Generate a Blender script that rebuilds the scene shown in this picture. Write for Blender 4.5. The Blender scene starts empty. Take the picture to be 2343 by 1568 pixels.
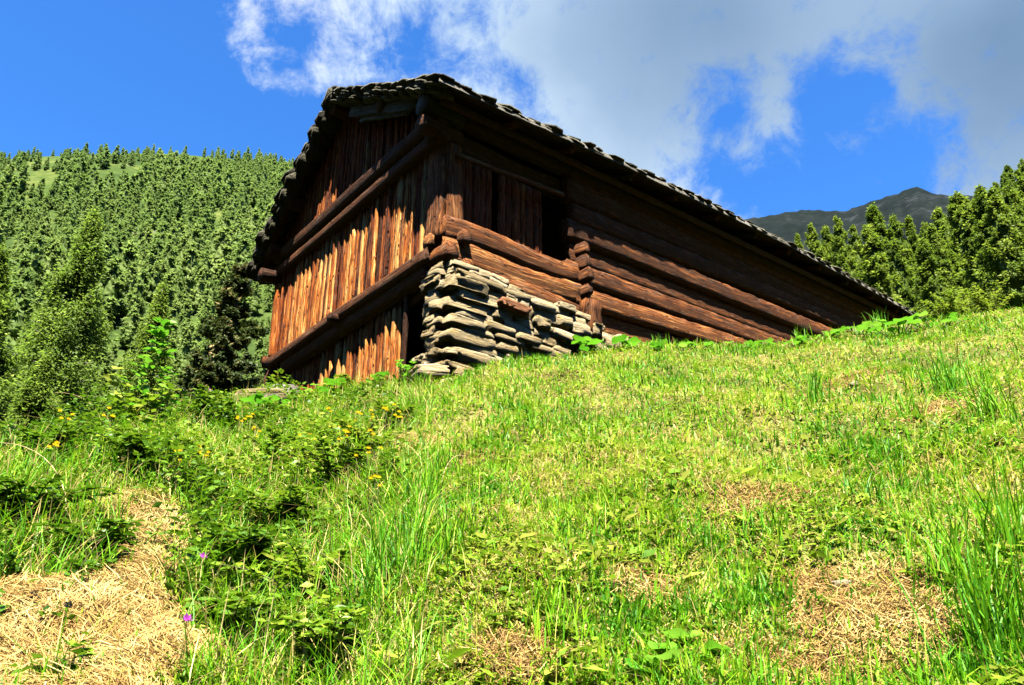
import bpy, math, random
import numpy as np
from mathutils import Vector
rng = np.random.default_rng(7); random.seed(7)
R = math.radians
SC = bpy.context.scene
COL = SC.collection

# ------------------------------------------------------------------ camera, sky, sun, exposure
PITCH = R(21.3); FPX = 781.0
cd = bpy.data.cameras.new('camera'); cam = bpy.data.objects.new('camera', cd); COL.objects.link(cam)
cd.sensor_width = 23.6; cd.lens = 18.0; cd.clip_start = 0.05; cd.clip_end = 20000
cam.location = (0, 0, 0); cam.rotation_euler = (math.pi/2 + PITCH, 0, 0)
SC.camera = cam
SC.view_settings.view_transform = 'Standard'; SC.view_settings.look = 'None'
SC.view_settings.exposure = 2.0; SC.view_settings.gamma = 1.0
SC.render.film_transparent = False
SC.cycles.max_bounces = 6; SC.cycles.diffuse_bounces = 0; SC.cycles.glossy_bounces = 2
SC.cycles.transmission_bounces = 3; SC.cycles.transparent_max_bounces = 6
SC.cycles.use_denoising = True

SUN = Vector((0.06, -1.56, 3.55)).normalized()
sl = bpy.data.lights.new('sun', 'SUN'); sl.energy = 5.0; sl.angle = R(0.5); sl.color = (1.0, .95, .86)
so = bpy.data.objects.new('sun', sl); COL.objects.link(so)
so.rotation_euler = SUN.to_track_quat('Z', 'Y').to_euler()

def pdir(x, y):
    """direction of a point of the view given in 2342-wide units"""
    x = x*1024/2342; y = y*1024/2342
    xc = (x-512)/FPX; yc = (342.5-y)/FPX
    d = np.array([xc, math.cos(PITCH)-yc*math.sin(PITCH), math.sin(PITCH)+yc*math.cos(PITCH)])
    return d/np.linalg.norm(d)

class NT:
    def __init__(s, tree): s.t = tree; s.n = tree.nodes; s.l = tree.links
    def new(s, typ, **kw):
        nd = s.n.new(typ)
        for k, v in kw.items():
            if k.startswith('i_'):
                key = k[2:]; key = int(key) if key.isdigit() else key.replace('_', ' ')
                s.put(nd.inputs[key], v)
            else: setattr(nd, k, v)
        return nd
    def put(s, sock, v):
        if isinstance(v, bpy.types.NodeSocket): s.l.new(v, sock)
        else: sock.default_value = v
    def math(s, op, a, b=0.0, c=None, clamp=False):
        nd = s.n.new('ShaderNodeMath'); nd.operation = op; nd.use_clamp = clamp
        s.put(nd.inputs[0], a); s.put(nd.inputs[1], b)
        if c is not None: s.put(nd.inputs[2], c)
        return nd.outputs[0]
    def vmath(s, op, a, b=(0, 0, 0)):
        nd = s.n.new('ShaderNodeVectorMath'); nd.operation = op
        s.put(nd.inputs[0], a)
        if op == 'SCALE': s.put(nd.inputs['Scale'], b)
        else: s.put(nd.inputs[1], b)
        return nd.outputs['Value'] if op == 'DOT_PRODUCT' else nd.outputs[0]
    def noise(s, vec, scale, detail=4, rough=.55, dist=0.0):
        nd = s.n.new('ShaderNodeTexNoise')
        if vec is not None: s.put(nd.inputs['Vector'], vec)
        nd.inputs['Scale'].default_value = scale; nd.inputs['Detail'].default_value = detail
        nd.inputs['Roughness'].default_value = rough; nd.inputs['Distortion'].default_value = dist
        return nd.outputs[0]
    def ramp(s, fac, stops, interp='LINEAR'):
        nd = s.n.new('ShaderNodeValToRGB'); s.put(nd.inputs[0], fac); cr = nd.color_ramp; cr.interpolation = interp
        while len(cr.elements) > 1: cr.elements.remove(cr.elements[-1])
        cr.elements[0].position = stops[0][0]; cr.elements[0].color = (*stops[0][1], 1)
        for p, c in stops[1:]:
            e = cr.elements.new(p); e.color = (*c, 1)
        return nd.outputs[0]
    def mix(s, f, a, b, typ='MIX'):
        nd = s.n.new('ShaderNodeMix'); nd.data_type = 'RGBA'; nd.blend_type = typ
        s.put(nd.inputs[0], f)
        s.put(nd.inputs[6], a if isinstance(a, bpy.types.NodeSocket) else (*a, 1))
        s.put(nd.inputs[7], b if isinstance(b, bpy.types.NodeSocket) else (*b, 1))
        return nd.outputs[2]
    def smooth(s, x, lo, hi):
        nd = s.n.new('ShaderNodeMapRange'); nd.interpolation_type = 'SMOOTHSTEP'
        s.put(nd.inputs[0], x); nd.inputs[1].default_value = lo; nd.inputs[2].default_value = hi
        return nd.outputs[0]

w = bpy.data.worlds.new('World'); SC.world = w; w.use_nodes = True
wt = NT(w.node_tree); wt.n.clear()
sky = wt.new('ShaderNodeTexSky', sky_type='NISHITA', sun_disc=False)
sky.sun_elevation = math.asin(SUN.z); sky.sun_rotation = math.atan2(SUN.x, SUN.y); sky.altitude = 1800
sky.air_density = 1.0; sky.dust_density = .3; sky.ozone_density = 2.0
hsv = wt.new('ShaderNodeHueSaturation'); wt.put(hsv.inputs['Color'], sky.outputs[0])
hsv.inputs['Saturation'].default_value = 1.12; hsv.inputs['Value'].default_value = 1.75
tc = wt.new('ShaderNodeTexCoord'); D = tc.outputs['Generated']
blobs = [(1450, 10, .16, 1.3), (1750, 0, .16, 1.3), (2050, 10, .16, 1.2), (2330, 90, .15, 1.4), (1150, 0, .10, 1.0), (1300, 110, .085, .9),
         (1400, 260, .07, .9), (1530, 330, .05, .7), (1560, 400, .035, .5), (1590, 170, .08, .6), (1770, 300, .045, .8), (1740, 380, .035, .5),
         (2140, 250, .06, .7), (2270, 350, .08, .9), (900, 0, .055, 1.0), (770, 40, .045, .8), (640, 5, .04, 1.5), (560, 100, .022, .7), (605, 155, .026, .9),
         (700, 165, .026, .9), (1990, 240, .045, .6), (1230, 170, .04, .5),
         (1650, 250, .028, -.72), (1890, 190, .028, -.8), (1880, 265, .018, -.45), (2000, 400, .065, -1.0), (1780, 450, .05, -.7), (1600, 440, .04, -.4), (1660, 400, .03, -.35), (960, 105, .05, -.5), (1200, 215, .03, -.45), (1130, 120, .04, -.3),
         (660, 95, .03, -.4), (380, 100, .2, -.5)]
acc = None; neg = False
warp = wt.n.new('ShaderNodeTexNoise'); wt.put(warp.inputs['Vector'], D); warp.inputs['Scale'].default_value = 9; warp.inputs['Detail'].default_value = 5
wv = wt.vmath('SCALE', wt.vmath('SUBTRACT', warp.outputs[1], (.5, .5, .5)), .05)
DW = wt.vmath('NORMALIZE', wt.vmath('ADD', D, wv))
for bx, by, sg, am in blobs:
    c = pdir(bx, by)
    dt = wt.vmath('DOT_PRODUCT', DW, tuple(c))
    e = wt.math('EXPONENT', wt.math('MULTIPLY', wt.math('SUBTRACT', dt, 1.0), 1.0/(sg*sg)))
    e = wt.math('MULTIPLY', e, am)
    if am < 0 and not neg: acc = wt.math('MINIMUM', acc, 1.02); neg = True
    acc = e if acc is None else wt.math('ADD', acc, e)
n1 = wt.noise(DW, 9.0, 13, .70, .25)
n2 = wt.noise(D, 26.0, 6, .6, .3)
dens = wt.math('ADD', acc, wt.math('MULTIPLY', wt.math('SUBTRACT', n1, .5), 2.3))
dens = wt.math('ADD', dens, wt.math('MULTIPLY', wt.math('SUBTRACT', n2, .5), .9))
mask = wt.smooth(dens, .18, .92)
gacc = None; neg = False
for bx, by, sg, am in [(1480, 40, .13, 1.0), (2350, 210, .11, 1.15), (1700, 60, .10, .5), (2250, 60, .08, .5)]:
    e = wt.math('EXPONENT', wt.math('MULTIPLY', wt.math('SUBTRACT', wt.vmath('DOT_PRODUCT', DW, tuple(pdir(bx, by))), 1.0), 1.0/(sg*sg)))
    e = wt.math('MULTIPLY', e, am); gacc = e if gacc is None else wt.math('ADD', gacc, e)
lum = wt.noise(D, 4.0, 5, .55)
ccol = wt.ramp(wt.math('ADD', wt.math('MULTIPLY', gacc, .62), wt.math('MULTIPLY', wt.math('SUBTRACT', lum, .5), .5), clamp=True),
               [(0, (4.3, 5.2, 5.9)), (.45, (2.1, 2.9, 3.9)), (1, (1.0, 1.6, 2.4))])
topb = wt.math('EXPONENT', wt.math('MULTIPLY', wt.math('SUBTRACT', wt.vmath('DOT_PRODUCT', D, tuple(pdir(640, 10))), 1.0), 1/(.07*.07)))
ccol = wt.mix(wt.math('MULTIPLY', topb, .75), ccol, (5.0, 5.2, 5.4))
out = wt.mix(wt.math('MULTIPLY', mask, .93), wt.mix(1.0, hsv.outputs[0], (.36, .71, 1.03), 'MULTIPLY'), ccol)
bg = wt.new('ShaderNodeBackground'); wt.put(bg.inputs[0], out); bg.inputs[1].default_value = .05
wo = wt.new('ShaderNodeOutputWorld'); wt.l.new(bg.outputs[0], wo.inputs[0])

# ------------------------------------------------------------------ object helpers
def tag(o, label=None, cat=None, group=None, kind=None):
    for k, val in (('label', label), ('category', cat), ('group', group), ('kind', kind)):
        if val: o[k] = val
    return o
def empty(name, loc=(0, 0, 0)):
    o = bpy.data.objects.new(name, None); o.location = loc; o.empty_display_size = .2; COL.objects.link(o); return o
def mkobj(name, me, mat, parent=None, loc=None):
    o = bpy.data.objects.new(name, me)
    if mat is not None and not me.materials: me.materials.append(mat)
    COL.objects.link(o)
    if parent is not None: o.parent = parent
    if loc is not None: o.location = loc
    return o
def np_mesh(name, V, faces_list, attrs=None, smooth=False):
    """faces_list: list of int arrays (n,k)"""
    me = bpy.data.meshes.new(name)
    V = np.asarray(V, dtype=np.float32); me.vertices.add(len(V)); me.vertices.foreach_set('co', V.ravel())
    loops = np.concatenate([f.ravel() for f in faces_list]).astype(np.int32)
    tot = np.concatenate([np.full(len(f), f.shape[1]) for f in faces_list]).astype(np.int32)
    st = np.concatenate([[0], np.cumsum(tot)[:-1]]).astype(np.int32)
    me.loops.add(len(loops)); me.loops.foreach_set('vertex_index', loops)
    me.polygons.add(len(tot)); me.polygons.foreach_set('loop_start', st)
    try: me.polygons.foreach_set('loop_total', tot)
    except Exception: pass
    me.update(calc_edges=True)
    for k, a in (attrs or {}).items():
        a = np.asarray(a, dtype=np.float32)
        if a.ndim == 2:
            at = me.attributes.new(k, 'FLOAT_VECTOR', 'POINT'); at.data.foreach_set('vector', a.ravel())
        else:
            at = me.attributes.new(k, 'FLOAT', 'POINT'); at.data.foreach_set('value', a)
    if smooth: me.polygons.foreach_set('use_smooth', np.ones(len(tot), dtype=bool))
    return me

class MB:
    def __init__(s): s.v = []; s.f = {}; s.g = []; s.t = []; s.n = 0
    def add(s, V, F, G=None, t=0.5):
        V = np.asarray(V, float)
        s.v.append(V)
        s.g.append(np.zeros((len(V), 3)) if G is None else np.asarray(G, float))
        s.t.append(np.full(len(V), t) if np.isscalar(t) else np.asarray(t, float))
        for f in F:
            s.f.setdefault(len(f), []).append([i+s.n for i in f])
        s.n += len(V)
    def build(s, name, mat, parent=None, smooth=False, off=(0, 0, 0)):
        V = np.concatenate(s.v) - np.asarray(off)
        me = np_mesh(name, V, [np.array(x) for x in s.f.values()], {'gr': np.concatenate(s.g), 'tint': np.concatenate(s.t)}, smooth)
        return mkobj(name, me, mat, parent)

def unit(a): a = np.asarray(a, float); return a/(np.linalg.norm(a)+1e-12)
def log(mb, p0, p1, r0, r1=None, sides=10, segs=12, jit=.06, flat=1.0, t=.5, bow=0.0, up=(0, 0, 1), sq=2.0):
    p0 = np.array(p0, float); p1 = np.array(p1, float); r1 = r0 if r1 is None else r1
    ax = unit(p1-p0); L = np.linalg.norm(p1-p0)
    a = unit(np.cross(ax, up)) if abs(np.dot(ax, unit(up))) < .97 else unit(np.cross(ax, (1, 0, 0)))
    b = np.cross(a, ax)
    V = []; G = []; sd = random.random()*50
    ph = rng.random(4)*6.28
    for i in range(segs+1):
        s_ = i/segs
        c = p0 + (p1-p0)*s_ + b*(-bow*4*s_*(1-s_)) + a*jit*r0*math.sin(s_*5+ph[0]) + b*jit*r0*math.sin(s_*7+ph[1])
        r = r0+(r1-r0)*s_
        for k in range(sides):
            th = 2*math.pi*k/sides
            rr = r*(1+jit*math.sin(2*th+ph[2]+s_*2)+jit*(rng.random()-.5))
            if sq != 2.0: rr /= (abs(math.cos(th))**sq+abs(math.sin(th))**sq)**(1/sq)
            V.append(c + a*math.cos(th)*rr*flat + b*math.sin(th)*rr)
            G.append((s_*L+sd, th*r, sd))
    F = []
    for i in range(segs):
        for k in range(sides):
            k2 = (k+1) % sides
            F.append((i*sides+k, (i+1)*sides+k, (i+1)*sides+k2, i*sides+k2))
    F.append(tuple(range(sides))); F.append(tuple(segs*sides+k for k in reversed(range(sides))))
    mb.add(V, F, G, t)
def board(mb, p0, p1, wv, nv, wd, th, segs=8, jit=.006, t=.5, round_=.4, taper=0.0):
    """plank from p0 to p1, width along wv, front bulging towards nv"""
    p0 = np.array(p0, float); p1 = np.array(p1, float); wv = unit(wv); nv = unit(nv)
    L = np.linalg.norm(p1-p0); sd = random.random()*50; V = []; G = []
    prof = [(-.5, 0), (-.5, 1-round_), (-.22, 1.0-round_*.15), (.22, 1.0-round_*.1), (.5, 1-round_), (.5, 0)]
    for i in range(segs+1):
        s_ = i/segs; c = p0+(p1-p0)*s_ + wv*jit*rng.normal() + nv*jit*.7*rng.normal()
        ww = wd*(1-taper*s_)*(1+.05*rng.normal())
        for a, b in prof:
            V.append(c + wv*a*ww + nv*b*th); G.append((s_*L+sd, a*ww+b*th*.3+sd*.37, sd))
    m = len(prof); F = []
    for i in range(segs):
        for k in range(m):
            k2 = (k+1) % m
            F.append((i*m+k, i*m+k2, (i+1)*m+k2, (i+1)*m+k))
    F.append(tuple(reversed(range(m)))); F.append(tuple(segs*m+k for k in range(m)))
    mb.add(V, F, G, t)

_ico = None
def ico():
    global _ico
    if _ico is None:
        import bmesh
        bm = bmesh.new(); bmesh.ops.create_icosphere(bm, subdivisions=3, radius=1)
        _ico = (np.array([v.co[:] for v in bm.verts]), [tuple(v.index for v in f.verts) for f in bm.faces]); bm.free()
    return _ico
def fbm3(P, f, seed):
    r = np.random.default_rng(seed); o = np.zeros(len(P))
    for k in range(4):
        d = r.normal(size=(3, 3)); ph = r.random(3)*6.28
        o += (np.sin(P@d[0]*f+ph[0])*np.sin(P@d[1]*f+ph[1])+.5*np.sin(P@d[2]*f*1.7+ph[2]))/(1.6**k); f *= 1.9
    return o/2.5
def stone(mb, c, dims, axes, t=.5, rough=.20, box=.34, seed=None):
    V, F = ico(); seed = random.randrange(10**6) if seed is None else seed
    p = np.sign(V)*np.abs(V)**box; p = p/np.max(np.abs(p))
    p = p*(1+rough*fbm3(V, 1.6, seed))[:, None]
    # slaty layering: shift rows of points in steps along the flat sides
    lay = np.round(p[:, 2]*2.5)
    p[:, 0] += .07*np.sin(lay*2.3+seed); p[:, 1] += .09*np.sin(lay*3.1+seed*.7)
    X, Y, Z = [unit(a) for a in axes]
    P = np.asarray(c) + p[:, :1]*X*dims[0] + p[:, 1:2]*Y*dims[1] + p[:, 2:3]*Z*dims[2]
    mb.add(P, F, p+seed % 97, t)

# ------------------------------------------------------------------ materials
def mat_new(name):
    m = bpy.data.materials.new(name); m.use_nodes = True; m.node_tree.nodes.clear(); return m, NT(m.node_tree)
def finish(nt, col, rough=.8, bump=None, bstr=.4, bdist=.02, spec=.25, trans=None):
    p = nt.new('ShaderNodeBsdfPrincipled'); nt.put(p.inputs['Base Color'], col if isinstance(col, bpy.types.NodeSocket) else (*col, 1))
    nt.put(p.inputs['Roughness'], rough); p.inputs['Specular IOR Level'].default_value = spec
    if bump is not None:
        b = nt.new('ShaderNodeBump'); b.inputs['Strength'].default_value = bstr; b.inputs['Distance'].default_value = bdist
        nt.put(b.inputs['Height'], bump); nt.l.new(b.outputs[0], p.inputs['Normal'])
    o = nt.new('ShaderNodeOutputMaterial')
    if trans is not None:
        tr = nt.new('ShaderNodeBsdfTranslucent'); nt.put(tr.inputs[0], trans[0])
        mx = nt.new('ShaderNodeMixShader'); mx.inputs[0].default_value = trans[1]
        nt.l.new(p.outputs[0], mx.inputs[1]); nt.l.new(tr.outputs[0], mx.inputs[2]); nt.l.new(mx.outputs[0], o.inputs[0])
    else: nt.l.new(p.outputs[0], o.inputs[0])
def attr(nt, n, out='Fac'):
    a = nt.new('ShaderNodeAttribute'); a.attribute_name = n; return a.outputs[out]

def wood_mat(name, stops, streak=26, grey=0.25, crack=.6, knots=True):
    m, nt = mat_new(name)
    g = attr(nt, 'gr', 'Vector'); t = attr(nt, 'tint')
    mp = nt.new('ShaderNodeMapping'); nt.put(mp.inputs[0], g); mp.inputs['Scale'].default_value = (.9, streak, 1)
    fine = nt.noise(mp.outputs[0], 2.4, 6, .65, .15)
    mp2 = nt.new('ShaderNodeMapping'); nt.put(mp2.inputs[0], g); mp2.inputs['Scale'].default_value = (1.0, 4, 1)
    big = nt.noise(mp2.outputs[0], 1.6, 4, .6)
    f = nt.math('ADD', nt.math('MULTIPLY', fine, 1.5), nt.math('MULTIPLY', big, .7))
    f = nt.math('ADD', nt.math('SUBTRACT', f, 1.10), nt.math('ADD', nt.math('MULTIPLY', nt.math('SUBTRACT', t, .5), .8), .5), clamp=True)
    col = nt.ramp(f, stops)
    mp3 = nt.new('ShaderNodeMapping'); nt.put(mp3.inputs[0], g); mp3.inputs['Scale'].default_value = (.40, 8, 1)
    cr = nt.noise(mp3.outputs[0], 2.2, 3, .5, .3)
    crk = nt.smooth(nt.math('ABSOLUTE', nt.math('SUBTRACT', cr, .5)), .0, .022)
    col = nt.mix(nt.math('MULTIPLY', nt.math('SUBTRACT', 1.0, crk), crack), col, (.012, .006, .004))
    sv = nt.smooth(nt.noise(mp2.outputs[0], 3.1, 5, .65), .50, .66)
    col = nt.mix(nt.math('MULTIPLY', sv, grey), col, (.27, .20, .13))
    hgt = nt.math('ADD', nt.math('MULTIPLY', fine, .7), nt.math('MULTIPLY', crk, .6))
    if knots:
        mp4 = nt.new('ShaderNodeMapping'); nt.put(mp4.inputs[0], g); mp4.inputs['Scale'].default_value = (3.2, 7.5, 1)
        vo = nt.new('ShaderNodeTexVoronoi'); nt.put(vo.inputs['Vector'], mp4.outputs[0]); vo.inputs['Scale'].default_value = 1.0
        kn = nt.smooth(vo.outputs['Distance'], .07, .17)
        col = nt.mix(nt.math('MULTIPLY', nt.math('SUBTRACT', 1.0, kn), .85), col, (.03, .012, .006))
        hgt = nt.math('ADD', hgt, nt.math('MULTIPLY', nt.math('SUBTRACT', 1.0, kn), .5))
    finish(nt, col, .8, hgt, 1.0, .045, .15)
    return m
BOARD = wood_mat('sun_browned_boards', [(0, (.016, .005, .002)), (.25, (.075, .017, .004)), (.5, (.29, .062, .009)), (.72, (.58, .17, .022)), (1, (.98, .56, .17))])
BEAM = wood_mat('dark_beam_wood', [(0, (.008, .004, .002)), (.4, (.035, .013, .005)), (.75, (.12, .042, .014)), (1, (.32, .16, .065))], 22)
LOGM = wood_mat('weathered_log_wood', [(0, (.010, .004, .002)), (.35, (.05, .017, .006)), (.66, (.27, .085, .018)), (1, (.80, .43, .14))], 20)
GREYW = wood_mat('grey_weathered_wood', [(0, (.03, .027, .022)), (.5, (.13, .12, .09)), (1, (.36, .33, .26))], 20)
INNER = wood_mat('shade_dark_inner_wood', [(0, (.01, .006, .004)), (.5, (.04, .018, .009)), (1, (.10, .045, .02))], 20)  # wood colour darkened to carry the shade under eaves and indoors

def stone_mat(name, stops, warm=(.42, .27, .10), lichen=.35):
    m, nt = mat_new(name)
    g = attr(nt, 'gr', 'Vector'); t = attr(nt, 'tint')
    mp = nt.new('ShaderNodeMapping'); nt.put(mp.inputs[0], g); mp.inputs['Scale'].default_value = (1, 1, 3.2)
    a = nt.noise(mp.outputs[0], 1.6, 8, .68, .4); b = nt.noise(g, 5.5, 6, .7)
    f = nt.math('ADD', nt.math('ADD', nt.math('MULTIPLY', a, .8), nt.math('MULTIPLY', b, .5)), nt.math('SUBTRACT', nt.math('MULTIPLY', t, .7), .52), clamp=True)
    col = nt.ramp(f, stops)
    lm = nt.smooth(nt.noise(g, 2.3, 5, .7), .52, .68)
    col = nt.mix(nt.math('MULTIPLY', lm, lichen), col, warm)
    finish(nt, col, .85, nt.math('ADD', a, nt.math('MULTIPLY', b, .6)), 1.0, .05, .2)
    return m
STONE = stone_mat('grey_field_stone', [(0, (.08, .052, .022)), (.3, (.28, .205, .095)), (.6, (.52, .41, .22)), (1, (.86, .73, .47))], (.58, .36, .09), .55)
REDST = stone_mat('rust_red_stone', [(0, (.14, .05, .02)), (.5, (.42, .17, .07)), (1, (.55, .33, .18))], (.4, .2, .08), .2)
SLATE = stone_mat('mossy_slate', [(0, (.015, .013, .008)), (.4, (.06, .055, .035)), (.7, (.19, .175, .12)), (1, (.70, .66, .52))], (.08, .08, .018), .4)

def leaf_mat(name, stops, tr=.35, rnd=.25, rough=.55):
    m, nt = mat_new(name); t = attr(nt, 'tint')
    oi = nt.new('ShaderNodeObjectInfo')
    f = nt.math('ADD', t, nt.math('MULTIPLY', nt.math('SUBTRACT', oi.outputs['Random'], .5), rnd), clamp=True)
    col = nt.ramp(f, stops)
    finish(nt, col, rough, None, trans=(col, tr), spec=.3)
    return m
GRASS = leaf_mat('meadow_grass', [(0, (.025, .13, .003)), (.25, (.085, .32, .005)), (.5, (.23, .51, .010)), (.68, (.42, .56, .026)), (.8, (.66, .50, .13)), (1, (.80, .65, .28))], .35, 0, .5)
STRAW = leaf_mat('dry_hay', [(0, (.16, .08, .018)), (.4, (.42, .25, .06)), (.75, (.60, .41, .12)), (1, (.74, .58, .24))], .2, 0, .6)
LEAF = leaf_mat('bramble_leaf', [(0, (.02, .07, .003)), (.4, (.095, .21, .007)), (.75, (.25, .39, .018)), (1, (.50, .54, .08))], .35, .1, .45)
BRLEAF = leaf_mat('bright_broad_leaf', [(0, (.06, .25, .010)), (.5, (.15, .42, .018)), (1, (.34, .56, .06))], .4, .1, .45)
NEEDNEAR = leaf_mat('near_larch_needles', [(0, (.10, .17, .02)), (.4, (.18, .29, .03)), (.75, (.28, .40, .05)), (1, (.46, .54, .11))], .58, .2, .6)
NEED = leaf_mat('larch_needles', [(0, (.085, .15, .014)), (.4, (.16, .245, .02)), (.75, (.24, .33, .03)), (1, (.36, .44, .06))], .55, .25, .6)
NEEDFAR = leaf_mat('far_larch_needles', [(0, (.12, .215, .045)), (.4, (.17, .27, .055)), (.75, (.22, .33, .065)), (1, (.28, .38, .085))], .55, .4, .7)
SPR = leaf_mat('spruce_needles', [(0, (.03, .055, .010)), (.5, (.075, .11, .02)), (.75, (.20, .19, .05)), (1, (.48, .34, .13))], .3, .1, .6)
def plain(name, c, rough=.8, em=None):
    m, nt = mat_new(name); g = nt.new('ShaderNodeTexCoord')
    n = nt.noise(g.outputs['Object'], 8, 4)
    finish(nt, nt.mix(n, tuple(x*.7 for x in c), tuple(min(1, x*1.25) for x in c)), rough, n, .3); return m
BARK = plain('bark', (.075, .055, .04)); PALEBARK = plain('pale_dead_bark', (.34, .31, .26)); STEM = plain('plant_stem', (.16, .17, .05))
PURPLE = leaf_mat('purple_petal', [(0, (.55, .06, .55)), (1, (.8, .16, .75))], .5, 0); YELLOW = leaf_mat('yellow_petal', [(0, (.85, .55, .01)), (1, (.95, .72, .02))], .5, 0)
DRYST = plain('dry_stalk', (.62, .48, .22))

def ground_mat():
    m, nt = mat_new('meadow_soil'); g = nt.new('ShaderNodeTexCoord').outputs['Object']
    a = nt.noise(g, .9, 6, .6); b = nt.noise(g, 14, 6, .7); c = nt.noise(g, 70, 3, .7)
    f = nt.math('ADD', nt.math('MULTIPLY', a, .5), nt.math('ADD', nt.math('MULTIPLY', b, .35), nt.math('MULTIPLY', c, .25)))
    col = nt.ramp(f, [(.3, (.03, .02, .008)), (.46, (.10, .075, .025)), (.56, (.12, .15, .025)), (.7, (.40, .30, .11))])
    finish(nt, col, .95, nt.math('ADD', b, c), .8, .05, .05); return m
def hill_mat(name, stops, sc, rock=None):
    m, nt = mat_new(name); g = nt.new('ShaderNodeTexCoord').outputs['Object']
    a = nt.noise(g, sc, 8, .62); b = nt.noise(g, sc*9, 7, .7)
    f = nt.math('ADD', nt.math('MULTIPLY', a, .6), nt.math('MULTIPLY', b, .4))
    col = nt.ramp(f, stops)
    if rock:
        rk = nt.smooth(nt.noise(g, rock[0], 9, .75), rock[1], rock[2]); col = nt.mix(rk, col, rock[3])
    finish(nt, col, .95, f, 1.0, 1.0/sc*.02, .05); return m
GROUND = ground_mat()
HILL = hill_mat('forest_floor_and_alpine_grass', [(.38, (.028, .050, .012)), (.52, (.055, .085, .018)), (.66, (.14, .15, .035))], .02, (.03, .60, .70, (.24, .19, .14)))
PEAK = hill_mat('dark_peak_rock_and_turf', [(.38, (.0035, .006, .006)), (.5, (.007, .011, .009)), (.64, (.018, .020, .018))], .006, (.012, .56, .70, (.04, .042, .045)))

# ------------------------------------------------------------------ terrain
TAB = np.array([  # azimuth, elevation of crest, radius of crest, slope beyond
 [-180, -20, 14, -.30], [-110, -12, 10, -.3], [-70, 3, 8, -.35], [-45, 9.5, 8, -.38], [-34, 11.2, 8, -.38], [-29, 12.8, 8.8, -.38], [-24, 14.6, 10, -.36], [-18, 16.2, 13, -.2],
 [-15.8, 17.0, 15, -.1], [-10.4, 17.9, 13.0, .05], [-6.6, 18.4, 11.8, .1], [-1.7, 20.1, 12.4, .1], [2.7, 20.4, 13.3, .15], [9.9, 20.8, 14.2, .22],
 [16, 20.3, 14.2, .27], [20.7, 19.9, 14.2, .28], [23.8, 20.0, 14.2, .29], [26.7, 20.1, 14.2, .30], [30.5, 19.9, 14.3, .30], [36, 19.6, 14.5, .30], [50, 18.5, 15, .29], [75, 12, 28, .25], [110, -3, 20, 0], [180, -20, 14, -.30]])
CAMH = 1.9
def gh(x, y):
    x = np.asarray(x, float); y = np.asarray(y, float)
    r = np.hypot(x, y); az = np.degrees(np.arctan2(x, y))
    el = np.interp(az, TAB[:, 0], TAB[:, 1]); rc = np.interp(az, TAB[:, 0], TAB[:, 2]); s2 = np.interp(az, TAB[:, 0], TAB[:, 3])
    hc = rc*np.tan(np.radians(el)); s = (hc+CAMH)/rc
    q = np.minimum(r/rc, 1.0)
    h = -CAMH + s*rc*(q + .06*q*(1-q)*0) 
    bump = (.07*np.sin(x*1.3+.6)*np.sin(y*1.1+1.9)+.045*np.sin(x*2.9+y*1.7)+.03*np.sin(x*5.1-y*3.3+2)+.02*np.sin(y*7.7+x*2.2))
    h = h + bump*np.clip(r/2.5, 0, 1)*np.clip((rc*1.02-r)/(rc*.25), 0, 1)
    h = h + np.where(r > rc, (r-rc)*s2, 0)
    # past the right-hand crest the forest slope takes over, past the left-hand one a valley
    return np.maximum(h, -14-.01*r)
def ground_hit(x, y):
    """where the sight line through a point of the view meets the meadow"""
    d = pdir(x, y); t = np.linspace(1.5, 45, 4000)
    P = d[None, :]*t[:, None]; below = P[:, 2] < gh(P[:, 0], P[:, 1])
    if below.any() and t[np.argmax(below)] < 17: return P[np.argmax(below)]
    az = math.degrees(math.atan2(d[0], d[1])); r = float(np.interp(az, TAB[:, 0], TAB[:, 2]))*.985
    x, y = r*math.sin(math.radians(az)), r*math.cos(math.radians(az))
    return np.array([x, y, float(gh(x, y))])
def GP(x, y):
    return np.array([x, y, float(gh(x, y))])

def polar_sheet(name, azs, rs, zf, mat, label=None):
    A, Rr = np.meshgrid(np.radians(azs), rs, indexing='ij')
    X = Rr*np.sin(A); Y = Rr*np.cos(A); Z = zf(np.degrees(A), Rr, X, Y)
    V = np.stack([X, Y, Z], -1).reshape(-1, 3); na, nr = A.shape
    idx = np.arange(na*nr).reshape(na, nr)
    F = np.stack([idx[:-1, :-1], idx[1:, :-1], idx[1:, 1:], idx[:-1, 1:]], -1).reshape(-1, 4)[:, ::-1]
    me = np_mesh(name, V, [F], smooth=True)
    o = mkobj(name, me, mat); tag(o, label, kind='structure'); return o
azs = np.concatenate([np.linspace(-180, -50, 60), np.linspace(-49, 50, 340), np.linspace(51, 180, 60)])
rs = np.concatenate([np.linspace(.02, 32, 260), np.geomspace(33, 130, 30)])
polar_sheet('meadow_ground', azs, rs, lambda a, r, X, Y: gh(X, Y), GROUND, 'steep mown meadow slope rising to the barn')

def fn(x, y, f, seed=3):
    r_ = np.random.default_rng(seed); o = 0
    amp = 1
    for k in range(5):
        a = r_.random(4)*6.28; c, s = math.cos(a[0]), math.sin(a[0])
        o = o+amp*np.sin((x*c+y*s)*f+a[1])*np.sin((-x*s+y*c)*f*1.1+a[2]); f *= 2.05; amp *= .5
    return o
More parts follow.
